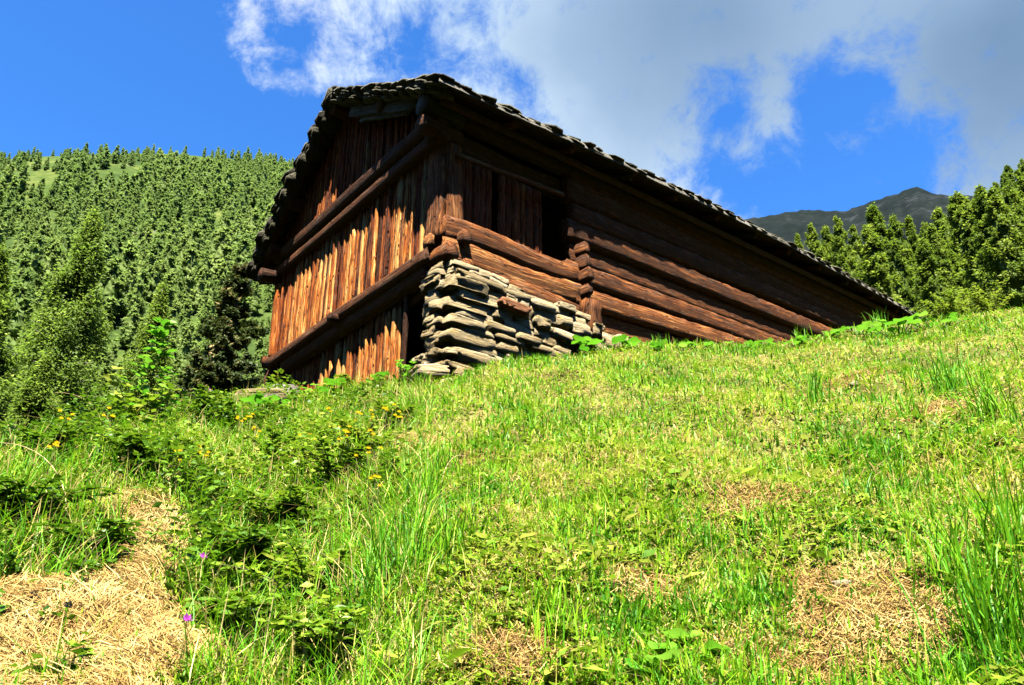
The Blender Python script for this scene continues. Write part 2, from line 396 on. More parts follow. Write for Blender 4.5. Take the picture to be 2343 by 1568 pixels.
# left mountain
LM = [pdir(*p) for p in [(-400, 400), (-200, 350), (0, 345), (100, 337), (200, 334), (300, 330), (400, 332), (500, 340), (600, 350), (660, 356), (760, 380), (900, 420), (1100, 520), (1300, 640)]]
LMA = [math.degrees(math.atan2(d[0], d[1])) for d in LM]; LME = [math.degrees(math.asin(d[2])) for d in LM]
def zl(a, r, X=None, Y=None):
    a = np.asarray(a, float); r = np.asarray(r, float)
    if X is None: X = r*np.sin(np.radians(a)); Y = r*np.cos(np.radians(a))
    el = np.interp(a, LMA, LME) - .55; rr = 620.0
    zr = rr*np.tan(np.radians(el)); q = (r-90)/(rr-90)
    z = -16 + (zr+16)*np.clip(q, 0, 1)**.93
    z = z + fn(X, Y, .018)*9*np.clip(q, 0, 1)*np.clip((1-q)*4, 0, 1)
    return z - np.maximum(r-rr, 0)*.35
polar_sheet('mountain_slope', np.linspace(-110, 20, 240), np.linspace(88, 900, 130), zl, HILL, 'high forested mountain slope with grassy clearings')
# right hill
RH_A = [8, 16, 20, 25, 30, 34, 38, 45, 70, 110]; RH_E = [18, 20.5, 21.5, 23.0, 24.0, 25.2, 27.0, 29, 28, 20]
def zrh(a, r, X=None, Y=None):
    a = np.asarray(a, float); r = np.asarray(r, float)
    if X is None: X = r*np.sin(np.radians(a)); Y = r*np.cos(np.radians(a))
    em = np.interp(a, RH_A, RH_E); e0 = np.minimum(19.0, em)
    q = np.clip((r-34)/(260-34), 0, 1); el = e0+(em-e0)*q
    z = r*np.tan(np.radians(el)) - 1.2
    z = z + fn(X, Y, .05, 5)*1.2*q
    return z - np.maximum(r-270, 0)*.6
polar_sheet('forest_hill', np.linspace(8, 110, 160), np.linspace(33, 420, 110), zrh, HILL, 'hillside of larches beyond the barn roof')
PK = [pdir(*p) for p in [(1200, 560), (1500, 520), (1730, 497), (1790, 487), (1850, 478), (1890, 482), (1930, 483), (1965, 470), (2000, 458), (2050, 442), (2080, 430), (2097, 425), (2112, 434), (2130, 441), (2165, 446), (2210, 450), (2342, 452), (2600, 500), (3200, 700)]]
PKA = [math.degrees(math.atan2(d[0], d[1])) for d in PK]; PKE = [math.degrees(math.asin(d[2])) for d in PK]
def zpk(a, r, X, Y):
    el = np.interp(a, PKA, PKE)+fn(a, a*0+1, 3.5, 11)*.06; rr = 1700.
    zr = rr*np.tan(np.radians(el)); q = np.clip((r-700)/(rr-700), 0, 1)
    z = 180+(zr-180)*q**1.1 + (fn(X, Y, .006, 8)*35+fn(X, Y, .03, 9)*9)*q*np.clip((1-q)*6, 0, 1)
    return z-np.maximum(r-rr, 0)*.6
polar_sheet('rocky_peak', np.linspace(-8, 62, 420), np.linspace(700, 2300, 120), zpk, PEAK, 'bare dark rocky peak far beyond the larches')
polar_sheet('sky_block_ridge', np.linspace(100, 262, 120), np.linspace(300, 1500, 40),
            lambda a, r, X, Y: -16+np.clip((r-300)/900, 0, 1)*(900+90*np.sin(np.radians(a)*5)*np.clip((r-600)/600, 0, 1)) - np.maximum(r-1200, 0)*.5, HILL, 'unseen ridge added behind the viewer to block low sky light')  # out of view, added to dim the ambient light on the barn
polar_sheet('valley_floor', np.linspace(-180, 180, 120), np.array([60, 120, 400, 1500, 6000.]), lambda a, r, X, Y: -17-0*r, HILL, 'valley floor below the meadow')

# ------------------------------------------------------------------ barn (local axes: u along the side wall, v along the gable wall, z up)
A_, B_ = R(-42.2), R(47.8)
V_ = np.array([math.sin(A_), math.cos(A_), 0]); U_ = np.array([math.sin(B_), math.cos(B_), 0]); Z_ = np.array([0, 0, 1.])
C0 = np.array([-1.3877, 11.9195, 0])
def W(u, v, z): return C0 + U_*u + V_*v + Z_*(z + .065*u - .07*v)
BO = W(2.5, 2.9, 5.0)
barn = empty('hay_barn', tuple(BO)); tag(barn, 'old sun-browned timber hay barn with a slate roof on a dry stone corner', 'barn')
def bb(mb, name, mat, smooth=False, parent=barn, label=None):
    o = mb.build(name, mat, None, smooth, off=BO); o.parent = parent
    if label: o['label'] = label
    return o
NG = -U_; NS = -V_
LEN = 21.7
def sag(u): return -.10*math.sin(max(0, min(1, u/LEN))*math.pi)*0 + .30*math.sin(max(0, min(1, u/LEN))*math.pi)
def rt(v, u=0):  # upper face of the roof
    if v <= 3.25: z = 9.18+(v+.95)*.60
    else: z = 9.18+4.2*.60-(v-3.25)*.93
    return z + (sag(u) if v < 3.25 else sag(u))
def ru(v, u=0): return rt(v, u)-.30
# gable boards, upper field
def vboards(mb, v0, v1, zlo, zhi, un, wmin, wmax, tint=(.5, .16), th=.05):
    v = v0
    while v < v1:
        wd = random.uniform(wmin, wmax); wd = min(wd, v1-v+.02); vc = v+wd/2
        lo = zlo(vc) if callable(zlo) else zlo; hi = zhi(vc) if callable(zhi) else zhi
        o = un - random.uniform(0, .06)
        ln = random.uniform(-.012, .012)
        if hi-lo > .1:
            board(mb, W(o, vc, lo+random.uniform(-.03, .03)), W(o, vc+ln, hi), V_, NG, wd*.90, th+random.uniform(0, .03), segs=10,
                  jit=.006, t=float(np.clip(random.gauss(*tint), .1, .95)), round_=.6)
        v += wd
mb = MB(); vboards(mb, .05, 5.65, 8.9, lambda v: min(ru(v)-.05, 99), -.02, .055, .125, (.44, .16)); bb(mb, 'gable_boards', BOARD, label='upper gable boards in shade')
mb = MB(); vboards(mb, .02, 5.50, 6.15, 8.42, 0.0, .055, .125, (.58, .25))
# a few sharply cut overlapping slabs
for vc, hi in ((2.55, 7.95), (3.95, 8.1), (.95, 8.2)):
    board(mb, W(-.05, vc, 6.2), W(-.05, vc-.02, hi), V_, NG, .17, .06, 10, .008, .72, .6, .35)
bb(mb, 'hayloft_boards', BOARD, label='red-brown hayloft boards between two beams')
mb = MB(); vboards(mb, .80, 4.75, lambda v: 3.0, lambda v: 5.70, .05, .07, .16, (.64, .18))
for vc, hi, wd in ((.90, 5.62, .22), (1.12, 5.55, .16), (3.0, 5.35, .2), (1.75, 5.4, .14)):
    board(mb, W(-.02, vc-.02, 3.1), W(-.02, vc+.06, hi), V_, NG, wd, .06, 10, .008, .74, .6, .5)
bb(mb, 'stable_boards', BOARD, label='orange-brown ground floor boards beside the door')
# beams across the gable
def beam(name, v0, z0, v1, z1, un, r, t, mat=BEAM, flat=.8, label=None):
    mb = MB(); log(mb, W(un, v0, z0), W(un, v1, z1), r*.92, r*.88, 14, 26, .06, flat, t, .0, sq=3.2); return bb(mb, name, mat, True, label=label)
beam('gable_beam', -.35, 8.80, 5.85, 8.78, -.12, .19, .40)
beam('gable_beam', -.45, 8.46, 5.95, 8.40, -.10, .17, .55)
beam('sill_beam', -.20, 6.13, 5.55, 6.10, -.16, .155, .62)
beam('sill_beam', -.10, 5.86, 5.0, 5.86, -.08, .16, .50)
mb = MB(); log(mb, W(-.42, 2.62, 6.02), W(.1, 2.62, 6.0), .10, .11, 8, 3, .05); bb(mb, 'beam_end', BEAM, True)
mb = MB(); log(mb, W(-.24, 5.72, 6.20), W(.3, 5.72, 6.2), .13, .13, 8, 3, .05); bb(mb, 'beam_end', LOGM, True)
# posts
mb = MB(); board(mb, W(-.02, -.20, 6.35), W(.05, -.12, 8.35), V_, NG, .42, .16, 10, .006, .55, .15, .1)
board(mb, W(.19, -.36, 6.40), W(.15, -.30, 8.35), U_, NS, .36, .10, 10, .008, .62, .25, .12); bb(mb, 'corner_post', LOGM)
mb = MB(); board(mb, W(-.03, 5.66, 6.2), W(-.03, 5.74, 8.1), V_, NG, .26, .14, 10, .008, .66, .4, .05); bb(mb, 'end_post', BOARD)
mb = MB(); log(mb, W(-.02, 5.72, 3.2), W(-.02, 5.74, 6.02), .17, .16, 8, 8, .05); bb(mb, 'foundation_post', BEAM, True)
# door
d = empty('door', (0, 0, 0)); d.parent = barn
def bd(mb, n, mat): o = mb.build(n, mat, None, False, off=BO); o.parent = d; return o
mb = MB()
for k in range(5):
    board(mb, W(.42+.13*k, -.04-.01*k, 3.2), W(.45+.13*k, -.02, 5.55), U_, NS*-1, .13, .05, 8, .006, .35+.1*random.random(), .4)
bd(mb, 'door_leaf', BOARD)
mb = MB(); board(mb, W(-.02, .58, 3.1), W(-.02, .60, 5.72), V_, NG, .10, .07, 8, .005, .4, .3); bd(mb, 'door_jamb', BEAM)
mb = MB(); board(mb, W(.06, .06, 5.62), W(.06, .62, 5.60), Z_, NG, .14, .06, 4, .005, .3, .3); bd(mb, 'door_lintel', BEAM)
# side wall: sill logs of the porch part
def slog(name, u0, z0, u1, z1, vv, r, t, mat=LOGM, flat=.75):
    mb = MB(); log(mb, W(u0, vv, z0), W(u1, vv, z1), r*.93, r*.93, 18, max(8, int((u1-u0)*5)), .125, flat*.8, t, 0, sq=6.0); return bb(mb, name, mat, True)
slog('wall_log', -.05, 6.55, 3.15, 6.50, -.38, .235, .58)
slog('wall_log', -.06, 6.14, 3.25, 6.10, -.38, .235, .70)
slog('wall_log', .02, 5.80, 3.25, 5.72, -.40, .22, .60)
# log ends crossing at the corner
for (u, z, r, t) in ((-.04, 6.05, .145, .5), (.28, 6.40, .125, .45), (.30, 5.86, .13, .6)):
    mb = MB(); log(mb, W(u, -.64, z), W(u, .25, z+.02), r, r*.95, 12, 4, .07, .95, t, sq=4.0); bb(mb, 'log_end', LOGM, True)
# notched stack of cross wall ends
zc = 5.55; k = 0
while zc < 7.25:
    r = .175+.015*math.sin(k*2.1)
    mb = MB(); log(mb, W(3.30, -.66+.05*math.sin(k*1.7), zc), W(3.30, .4, zc), r*.8, r*.95, 12, 4, .09, .62, .42+.10*math.sin(k*3), sq=3.5); bb(mb, 'log_end', LOGM, True)
    zc += .31; k += 1
mb = MB(); log(mb, W(-.22, -.18, 6.36), W(.5, -.18, 6.36), .13, .12, 12, 4, .07, 1, .7, sq=4.0); bb(mb, 'log_end', LOGM, True)
mb = MB(); board(mb, W(3.36, -.50, 5.2), W(3.36, -.50, 5.92), U_, NS, .40, .26, 4, .01, .5, .2); bb(mb, 'corner_block', LOGM)
# long wall
zc = 5.25; k = 0
while zc < 8.9:
    r = .245+.02*math.sin(k*2.7+1)
    slog('wall_log', 3.1-.12*(k % 2), zc, LEN-.3, zc+.02, -.33+.05*math.sin(k*1.9), r, [.62, .66, .60, .5, .46, .42, .38, .36, .34][min(k, 8)], LOGM, .62)  # tint falls with height: eave shade put into the log colour
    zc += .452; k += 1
# wall plates above the loft opening and eave purlin, coloured dark for eave shade
slog('wall_plate', -.3, 8.50, 3.4, 8.55, -.16, .20, .25, INNER)
slog('wall_plate', -.55, 9.0, LEN-.4, 9.05, -.30, .18, .3, INNER)
slog('eave_purlin', -.35, 8.93, LEN-.2, 9.05, -.60, .085, .35, BEAM)
slog('lintel_pole', .12, 8.08, 2.85, 8.20, -.46, .045, .75)
# loft opening: two board panels set back behind the sill, dark gap between them
for pu0, pu1, name in ((.30, 1.13, 'loft_panel'), (1.30, 2.42, 'loft_panel')):
    mb = MB(); u = pu0
    while u < pu1:
        wd = min(random.uniform(.13, .22), pu1-u+.02)
        board(mb, W(u+wd/2, -.22+random.uniform(-.02, .02), 6.5), W(u+wd/2, -.22, 8.25), U_, NS, wd*.95, .05, 10, .006, random.gauss(.40, .08), .4)
        u += wd
    bb(mb, name, BOARD)
# other walls, floor: plank skins that close the building
mb = MB()
for k in range(8): log(mb, W(.1, 5.7, 5.2+.45*k-.0), W(LEN-.3, 5.7, 5.2+.45*k), .24, .24, 8, 10, .05, .7, .45)
for k in range(8):
    log(mb, W(LEN-.4, -.3, 5.2+.45*k), W(LEN-.4, 6.1, 5.2+.45*k), .24, .24, 8, 8, .05, .7, .45)
bb(mb, 'rear_wall', LOGM, True)
mb = MB()
for k in range(24):
    v = -.1+k*.26; board(mb, W(LEN-.5, v, 8.5), W(LEN-.5, v, ru(v)-.05), V_, U_, .26, .05, 4, .004, .4, .2)
bb(mb, 'rear_gable_boards', BOARD)
mb = MB()
for k in range(24):
    v = .0+k*.25
    board(mb, W(.35, v, 6.0), W(LEN-.6, v, 6.0), V_, Z_, .25, .05, 6, .004, .4, .1)
bb(mb, 'loft_floor', INNER)
mb = MB()
for k in range(14):
    v = -.0+k*.45
    board(mb, W(3.45, v+.1, 2.5), W(3.45, v+.1, ru(v+.1)-.1), V_, NG, .46, .06, 6, .004, .3, .1)
bb(mb, 'partition', INNER)

# roof
roof = empty('roof', (0, 0, 0)); roof.parent = barn
def br(mb, n, mat, smooth=False, label=None):
    o = mb.build(n, mat, None, smooth, off=BO); o.parent = roof
    if label: o['label'] = label
    return o
GV = .58  # verge overhang
def deck(mb, va, vb, n, t):
    for k in range(n):
        v0 = va+(vb-va)*k/n; v1 = va+(vb-va)*(k+1)/n; vm = (v0+v1)/2
        for s_ in range(6):
            u0 = -GV+.10+(LEN+.5)*s_/6; u1 = -GV+.10+(LEN+.5)*(s_+1)/6
            pts = [W(u, v, ru(v, u)+.06+dz) for u in (u0, u1-.01) for v in (v0+.012*np.sign(vb-va), v1) for dz in (0, .04)]
            F = [(0, 1, 3, 2), (4, 6, 7, 5), (0, 4, 5, 1), (2, 3, 7, 6), (0, 2, 6, 4), (1, 5, 7, 3)]
            sd = random.random()*40
            G = [(u+sd, v*3+dz, sd) for u in (u0, u1) for v in (v0, v1) for dz in (0, .04)]
            mb.add(pts, F, G, t+random.uniform(-.15, .15))
mb = MB(); deck(mb, -.90, 3.2, 18, .35); deck(mb, 6.28, 3.3, 14, .35); br(mb, 'roof_boarding', INNER)
def slab(mb, c, a, b, n, la, lb, th, t):
    """irregular slate: outline of 8 points"""
    k = 8; V = []; ph = random.random()*.4
    for top in (0, 1):
        for i in range(k):
            th_ = 2*math.pi*(i+.5)/k
            ca, sa = math.cos(th_), math.sin(th_)
            m_ = max(abs(ca), abs(sa)); q = 1/m_
            rr = 1 if top == 0 else .985
            jx, jy = (JIT[i] if True else (0, 0))
            V.append(c + a*la*.5*(ca*q*rr+jx) + b*lb*.5*(sa*q*rr+jy) + n*(th if top else 0))
    F = [tuple(reversed(range(k))), tuple(range(k, 2*k))]+[(i, (i+1) % k, k+(i+1) % k, k+i) for i in range(k)]
    mb.add(V, F, (np.array(V)-c)*3+random.random()*60, t)
def slates(side):
    global JIT
    mb = MB()
    if side > 0: va, vb = -.80, 3.35; dv = .30
    else: va, vb = 6.40, 3.2; dv = .27
    rows = int(abs(vb-va)/dv); sgn = np.sign(vb-va)
    for i in range(rows+1):
        v = va+sgn*dv*(i+.5); u = -GV - random.uniform(.0, .12)
        first = True
        while u < LEN:
            wd = random.uniform(.32, .75); 
            if first: wd = random.uniform(.3, .5)
            vv = v+random.uniform(-.05, .05)
            uc = u+wd/2
            c = W(uc, vv, rt(vv, uc)-.27+random.uniform(-.0, .03))
            sl_ = (W(uc, vv+.1*sgn, rt(vv+.1*sgn, uc))-W(uc, vv, rt(vv, uc)))
            b = unit(sl_); a = unit(W(uc+.1, vv, rt(vv, uc+.1))-W(uc, vv, rt(vv, uc)))
            n = unit(np.cross(a, b)); n = n if n[2] > 0 else -n
            b2 = unit(b - n*.16*1)  # the lower edge rides on the row beneath
            n2 = unit(np.cross(a, b2)); n2 = n2 if n2[2] > 0 else -n2
            JIT = [(random.uniform(-.14, .14), random.uniform(-.14, .14)) for _ in range(8)]
            th = random.uniform(.025, .05)
            slab(mb, c+n*.10, a, b2, n2, wd*1.06, random.uniform(.5, .66), th, random.uniform(.25, .8))
            if first:   # doubled, ragged slates at the verge
                for q in range(4):
                    JIT = [(random.uniform(-.1, .1), random.uniform(-.12, .12)) for _ in range(8)]
                    slab(mb, c+n*(.03-.052*q)+a*random.uniform(-.06, .10), a, b, n, wd, random.uniform(.32, .5), .032, random.uniform(.3, .7))
            u += wd; first = False
    return mb
br(slates(1), 'slate_roofing', SLATE, label='slates on the slope above the log wall')
br(slates(-1), 'slate_roofing', SLATE, label='slates on the far slope, ragged at the verge')
mb = MB()
u = -GV
while u < LEN:   # ridge slabs
    wd = random.uniform(.5, .9)
    for sg, nn in ((-1, .6), (1, -.93)):
        JIT = [(random.uniform(-.1, .1), random.uniform(-.1, .1)) for _ in range(8)]
        vv = 3.25+sg*.22; c = W(u+wd/2, vv, rt(vv, u+wd/2)-.06)
        b = unit(V_+Z_*(.6 if sg < 0 else -.93)); n = unit(np.cross(U_, b)); n = n if n[2] > 0 else -n
        slab(mb, c, U_, b, n, wd*1.05, .5, .06, random.uniform(.3, .8))
    u += wd
br(mb, 'ridge_slates', SLATE)
# eave boards, each a long pale weathered plank, with loose slates riding on top
us = [-.66, 1.05, 2.86, 4.85, 6.7, 9.2, 11.6, 14.1, 16.4, 18.4, LEN+.2]
for i in range(len(us)-1):
    mb = MB(); u0, u1 = us[i]+.02, us[i+1]+.1; dz = .012*(i % 3)
    board(mb, W(u0, -.90, rt(-.95, u0)-.165+dz), W(u1, -.90, rt(-.95, u1)-.165+dz), Z_+V_*.35, NS, .17, .05, 12, .006, random.uniform(.5, .8), .1)
    br(mb, 'eave_board', GREYW)
mb = MB()
u = -.6
while u < LEN:
    wd = random.uniform(.25, .6)
    JIT = [(random.uniform(-.07, .07), random.uniform(-.07, .07)) for _ in range(8)]
    lift = random.choice([0, 0, .02, .03, .09 if random.random() < .4 else 0])
    b = unit(V_+Z_*(.6-lift)); n = unit(np.cross(U_, b)); n = n if n[2] > 0 else -n
    vv = -.77+random.uniform(-.03, .03)
    slab(mb, W(u+wd/2, vv, rt(vv, u)-.15+lift*.6), unit(U_+Z_*random.uniform(-.04, .04)), b, n, wd*1.1, .46, random.uniform(.022, .04), random.uniform(.6, .98))
    u += wd
br(mb, 'eave_slates', SLATE)
# rafters: round poles reaching from ridge to eaves
for i, u in enumerate([-.38, 1.2, 2.75, 4.6, 6.2, 7.9, 9.6, 11.3, 13.0, 14.7, 16.4, 18.2, 19.9]):
    r = .085; zo = -.03
    mb = MB(); log(mb, W(u, -.82, ru(-.82, u)+zo-.02), W(u, 3.25, ru(3.25, u)+zo), r, r*.85, 8, 8, .05, 1, .5); br(mb, 'rafter', LOGM if i % 3 else GREYW, True)
    mb = MB(); log(mb, W(u, 6.12, ru(6.12, u)+zo-.02), W(u, 3.25, ru(3.25, u)+zo), r, r*.85, 8, 8, .05, 1, .4); br(mb, 'rafter', BEAM, True)
mb = MB(); board(mb, W(-.36, .1, rt(.1)-.52), W(-.36, 2.55, rt(2.55)-.60), unit(np.cross(V_+Z_*.6, U_)), NG, .24, .05, 8, .006, .5, .1); br(mb, 'verge_plank', GREYW)
mb = MB(); board(mb, W(-.3, .35, rt(.35)-.66), W(-.3, 2.2, rt(2.2)-.78), unit(np.cross(V_+Z_*.6, U_)), NG, .10, .06, 8, .006, .6, .1); br(mb, 'verge_plank', GREYW)
for vv, dz, r in ((3.25, -.18, .17), (1.3, -.20, .15), (-.28, -.28, .16), (4.9, -.16, .15), (5.7, -.25, .18)):
    mb = MB(); log(mb, W(-.46, vv, ru(vv)+dz), W(LEN-.4, vv, ru(vv, LEN)+dz), r, r, 9, 14, .05, 1, .35); br(mb, 'purlin', BEAM if vv != -.28 else INNER, True)
# log ends under the eave corner
for (v, z, r) in ((-.30, 8.95, .19), (-.28, 8.55, .17), (5.75, 8.25, .16)):
    mb = MB(); log(mb, W(-.55, v, z), W(.3, v, z), r, r, 9, 3, .07, 1, .45); bb(mb, 'log_end', GREYW if v < 0 and z > 8.8 else BEAM, True)

# dry stone base: every stone its own shape, in courses round the corner
mb = MB(); mr = MB()
zc = 3.35; row = 0
while zc < 5.62:
    h = random.uniform(.05, .095)
    # side face
    u = -.08 + (.15 if row % 2 else 0)
    umax = 3.5 if zc < 5.45 else 3.0
    while u < umax:
        L = random.uniform(.12, .36); 
        if u < .1: L = random.uniform(.35, .5)
        tgt = mb
        tilt = random.uniform(-.07, .07)
        stone(tgt, W(u+L, -.50+random.uniform(-.03, .03), zc+h+.04*math.sin(u*4)), (L*1.08, random.uniform(.2, .28), h*1.32),
              (unit(U_+Z_*tilt), V_, Z_), random.uniform(.3, .85))
        u += L*2
    # gable face return
    v = -.52+(.10 if row % 2 else 0)
    while v < -.20:
        L = random.uniform(.13, .2)
        stone(mb, W(.08+random.uniform(-.03, .03), v+L, zc+h), (L*1.15, .26, h*1.3), (unit(V_+Z_*random.uniform(-.06, .06)), U_, Z_), random.uniform(.3, .8))
        v += L*2
    zc += h*1.95; row += 1
mc = MB()
board(mc, W(1.65, -.30, 3.2), W(1.65, -.30, 5.55), U_, NS, 3.2, .10, 6, .01, .3, .0); bb(mc, 'earth_core', REDST)
for zt in (5.56, 5.68, 5.80):
    u = -.06
    while u < 1.9-(zt-5.56)*4:
        L = random.uniform(.14, .28); stone(mb, W(u+L, -.50, zt-.035*u), (L*1.08, .22, .068), (unit(U_+Z_*random.uniform(-.08, .02)), V_, Z_), random.uniform(.5, .95)); u += L*2
    v = -.5
    while v < -.2:
        stone(mb, W(.06, v+.14, zt), (.16, .24, .068), (V_, U_, Z_), random.uniform(.4, .9)); v += .28
# rubble under the long wall
u = 3.5
while u < 9:
    for zz in (4.85, 5.05, 5.22):
        L = random.uniform(.14, .34)
        stone(mb, W(u+L, -.55+random.uniform(-.08, .06), zz+random.uniform(-.04, .04)), (L, .22, random.uniform(.07, .12)), (unit(U_+Z_*random.uniform(-.15, .05)), V_, Z_), random.uniform(.4, .9))
    u += .5
# top layer under the logs
u = .1
while u < 3.2:
    L = random.uniform(.15, .34)
    stone(mb, W(u+L, -.50, 5.60-.02*u), (L, .2, .07), (unit(U_), V_, Z_), random.uniform(.5, .95)); u += L*2
stone(mr, W(1.22, -.70, 5.27), (.34, .14, .08), (unit(U_+Z_*-.05), V_, Z_), .6)
bb(mb, 'stone_base', STONE, label='dry stone footing of stacked grey slabs')
if mr.n: bb(mr, 'red_stone', REDST, label='single rust-red stone in the footing')
print('barn done')
#PART2
# ------------------------------------------------------------------ vegetation helpers
def rotz(a):
    c, s = np.cos(a), np.sin(a); return c, s
def scatter(T, F, pos, right, fwd, up, scl, tint, tgr=None):
    """many copies of one small template in a single vertex array. T (k,3) in (right,fwd,up)"""
    n = len(pos); k = len(T)
    scl = np.asarray(scl).reshape(n, 1, 1)
    V = pos[:, None, :] + scl*(T[None, :, 0:1]*right[:, None, :] + T[None, :, 1:2]*fwd[:, None, :] + T[None, :, 2:3]*up[:, None, :])
    faces = [(np.array(f)[None, :] + (np.arange(n)*k)[:, None]) for f in F]
    return V.reshape(-1, 3), faces, np.repeat(tint, k)
def nrm(a): return a/(np.linalg.norm(a, axis=-1, keepdims=True)+1e-9)
class Mass:
    def __init__(s): s.V = []; s.F = []; s.T = []; s.n = 0
    def add(s, V, faces, t):
        s.V.append(V); s.T.append(t); s.F += [f+s.n for f in faces]; s.n += len(V)
    def mesh(s, name, smooth=False):
        by = {}
        for f in s.F: by.setdefault(f.shape[1], []).append(f)
        return np_mesh(name, np.concatenate(s.V), [np.concatenate(x) for x in by.values()], {'tint': np.concatenate(s.T)}, smooth)
# leaf outlines (right, forward, up); folded along the middle rib
LF_OV = np.array([(0, 0, 0), (.26, .25, .05), (.30, .52, .06), (.17, .8, .02), (0, 1, -.08), (-.17, .8, .02), (-.30, .52, .06), (-.26, .25, .05), (0, .5, -.03)])
LF_OV_F = [[(0, 1, 8)], [(1, 2, 8)], [(2, 3, 8)], [(3, 4, 8)], [(4, 5, 8)], [(5, 6, 8)], [(6, 7, 8)], [(7, 0, 8)]]
LF_OV_F = [f[0] for f in LF_OV_F]
LF4 = np.array([(0, 0, 0), (.28, .45, .05), (0, 1, -.05), (-.28, .45, .05)]); LF4_F = [(0, 1, 2), (0, 2, 3)]
# round butterbur leaf with a notch, wavy rim and sunken middle
k_ = 14; RB = [(0, 0, -.04)]
for i in range(k_):
    a = -math.pi/2 + .28 + (2*math.pi-.56)*i/(k_-1); r_ = .5*(1+.06*math.sin(5*a)); RB.append((r_*math.cos(a), .42+r_*math.sin(a), .07*math.sin(3*a+1)+.05))
RB.append((0, .42, -.06)); RB = np.array(RB); RB_F = [(i, i+1, 15) for i in range(1, 14)]+[(0, 1, 15), (14, 0, 15)]

def blades(pos, H, wd, lean, tint, head=None, segs=2, curl=1.0):
    n = len(pos)
    if head is None: head = rng.random(n)*2*math.pi
    hx = np.stack([np.cos(head), np.sin(head), np.zeros(n)], -1); sd = head+math.pi/2+rng.normal(0, .6, n)
    sx = np.stack([np.cos(sd), np.sin(sd), np.zeros(n)], -1)
    H = H[:, None]; wd = wd[:, None]; lean = lean[:, None]
    rows = []
    ts = [0, .5, 1] if segs == 2 else [0, .35, .7, 1]
    up = np.array([0, 0, 1.])
    for t in ts:
        c = pos + up*H*(t-.45*lean*t*t*curl) + hx*H*lean*(t**1.6)
        if t < 1:
            wv = wd*(1-.45*t)
            rows += [c-sx*wv/2, c+sx*wv/2]
        else: rows.append(c)
    V = np.stack(rows, 1).reshape(-1, 3); k = len(rows); b = (np.arange(n)*k)[:, None]
    F = [b+np.array([[0, 1, 3, 2]])]
    if segs == 3: F.append(b+np.array([[2, 3, 5, 4]])); F.append(b+np.array([[4, 5, 6]]))
    else: F.append(b+np.array([[2, 3, 4]]))
    return V, F, np.repeat(tint, k)
def noise2(x, y, f, seed):
    r_ = np.random.default_rng(seed); o = 0; amp = 1
    for k in range(4):
        a = r_.random(3)*6.28
        o = o+amp*np.sin((x*math.cos(a[0])+y*math.sin(a[0]))*f+a[1])*np.sin((-x*math.sin(a[0])+y*math.cos(a[0]))*f+a[2]); f *= 1.9; amp *= .6
    return o
def sector(n, r0, r1, a0=-44, a1=47, p=1.6):
    """random ground points, denser towards the camera"""
    u_ = rng.random(n); r = (r0**(2-p)+(r1**(2-p)-r0**(2-p))*u_)**(1/(2-p)); a = np.radians(a0+(a1-a0)*rng.random(n))
    return r*np.sin(a), r*np.cos(a), r, np.degrees(a)
def onground(x, y, dz=0): return np.stack([x, y, gh(x, y)+dz], -1)
# patches of dry hay: centre on the ground, radii
def patch(px, py, rx, ry):
    g = ground_hit(px, py); return (g[0], g[1], rx, ry)
HAY = [(patch(40, 1490, .85, .6), 1.0), (patch(190, 1420, .55, .42), 1.0), (patch(60, 1640, .8, .4), 1.0), (patch(250, 1350, .24, .20), .9), (patch(375, 1225, .32, .28), .95), (patch(310, 1290, .28, .2), .9),
       (patch(1990, 1370, .30, .28), .9), (patch(2070, 1420, .2, .2), .7), (patch(1900, 1440, .25, .14), .6),
       (patch(1480, 1335, .16, .16), .55), (patch(1740, 1140, .4, .2), .45), (patch(2140, 960, .4, .3), .5), (patch(1190, 1500, .16, .12), .5), (patch(300, 1150, .3, .25), .5),
       (patch(930, 1015, .35, .22), .55), (patch(1830, 1520, .4, .15), .55), (patch(700, 930, .4, .3), .5), (patch(1100, 1040, .35, .2), .35), (patch(1560, 1010, .3, .2), .4), (patch(1950, 870, .5, .3), .4)]
def hayness(x, y):
    o = np.zeros_like(x)
    for (cx, cy, rx, ry), s_ in HAY:
        d2 = ((x-cx)/rx)**2+((y-cy)/ry)**2
        o = np.maximum(o, s_*np.clip(1.35-d2*.8+.55*noise2(x, y, 6, 4), 0, 1))
    return o
def in_barn(x, y, m=.0):
    dx = x-C0[0]; dy = y-C0[1]; u = dx*U_[0]+dy*U_[1]; v = dx*V_[0]+dy*V_[1]
    return (u > -.02-m) & (u < LEN+.5) & (v > -.50-m) & (v < 6.3+m)

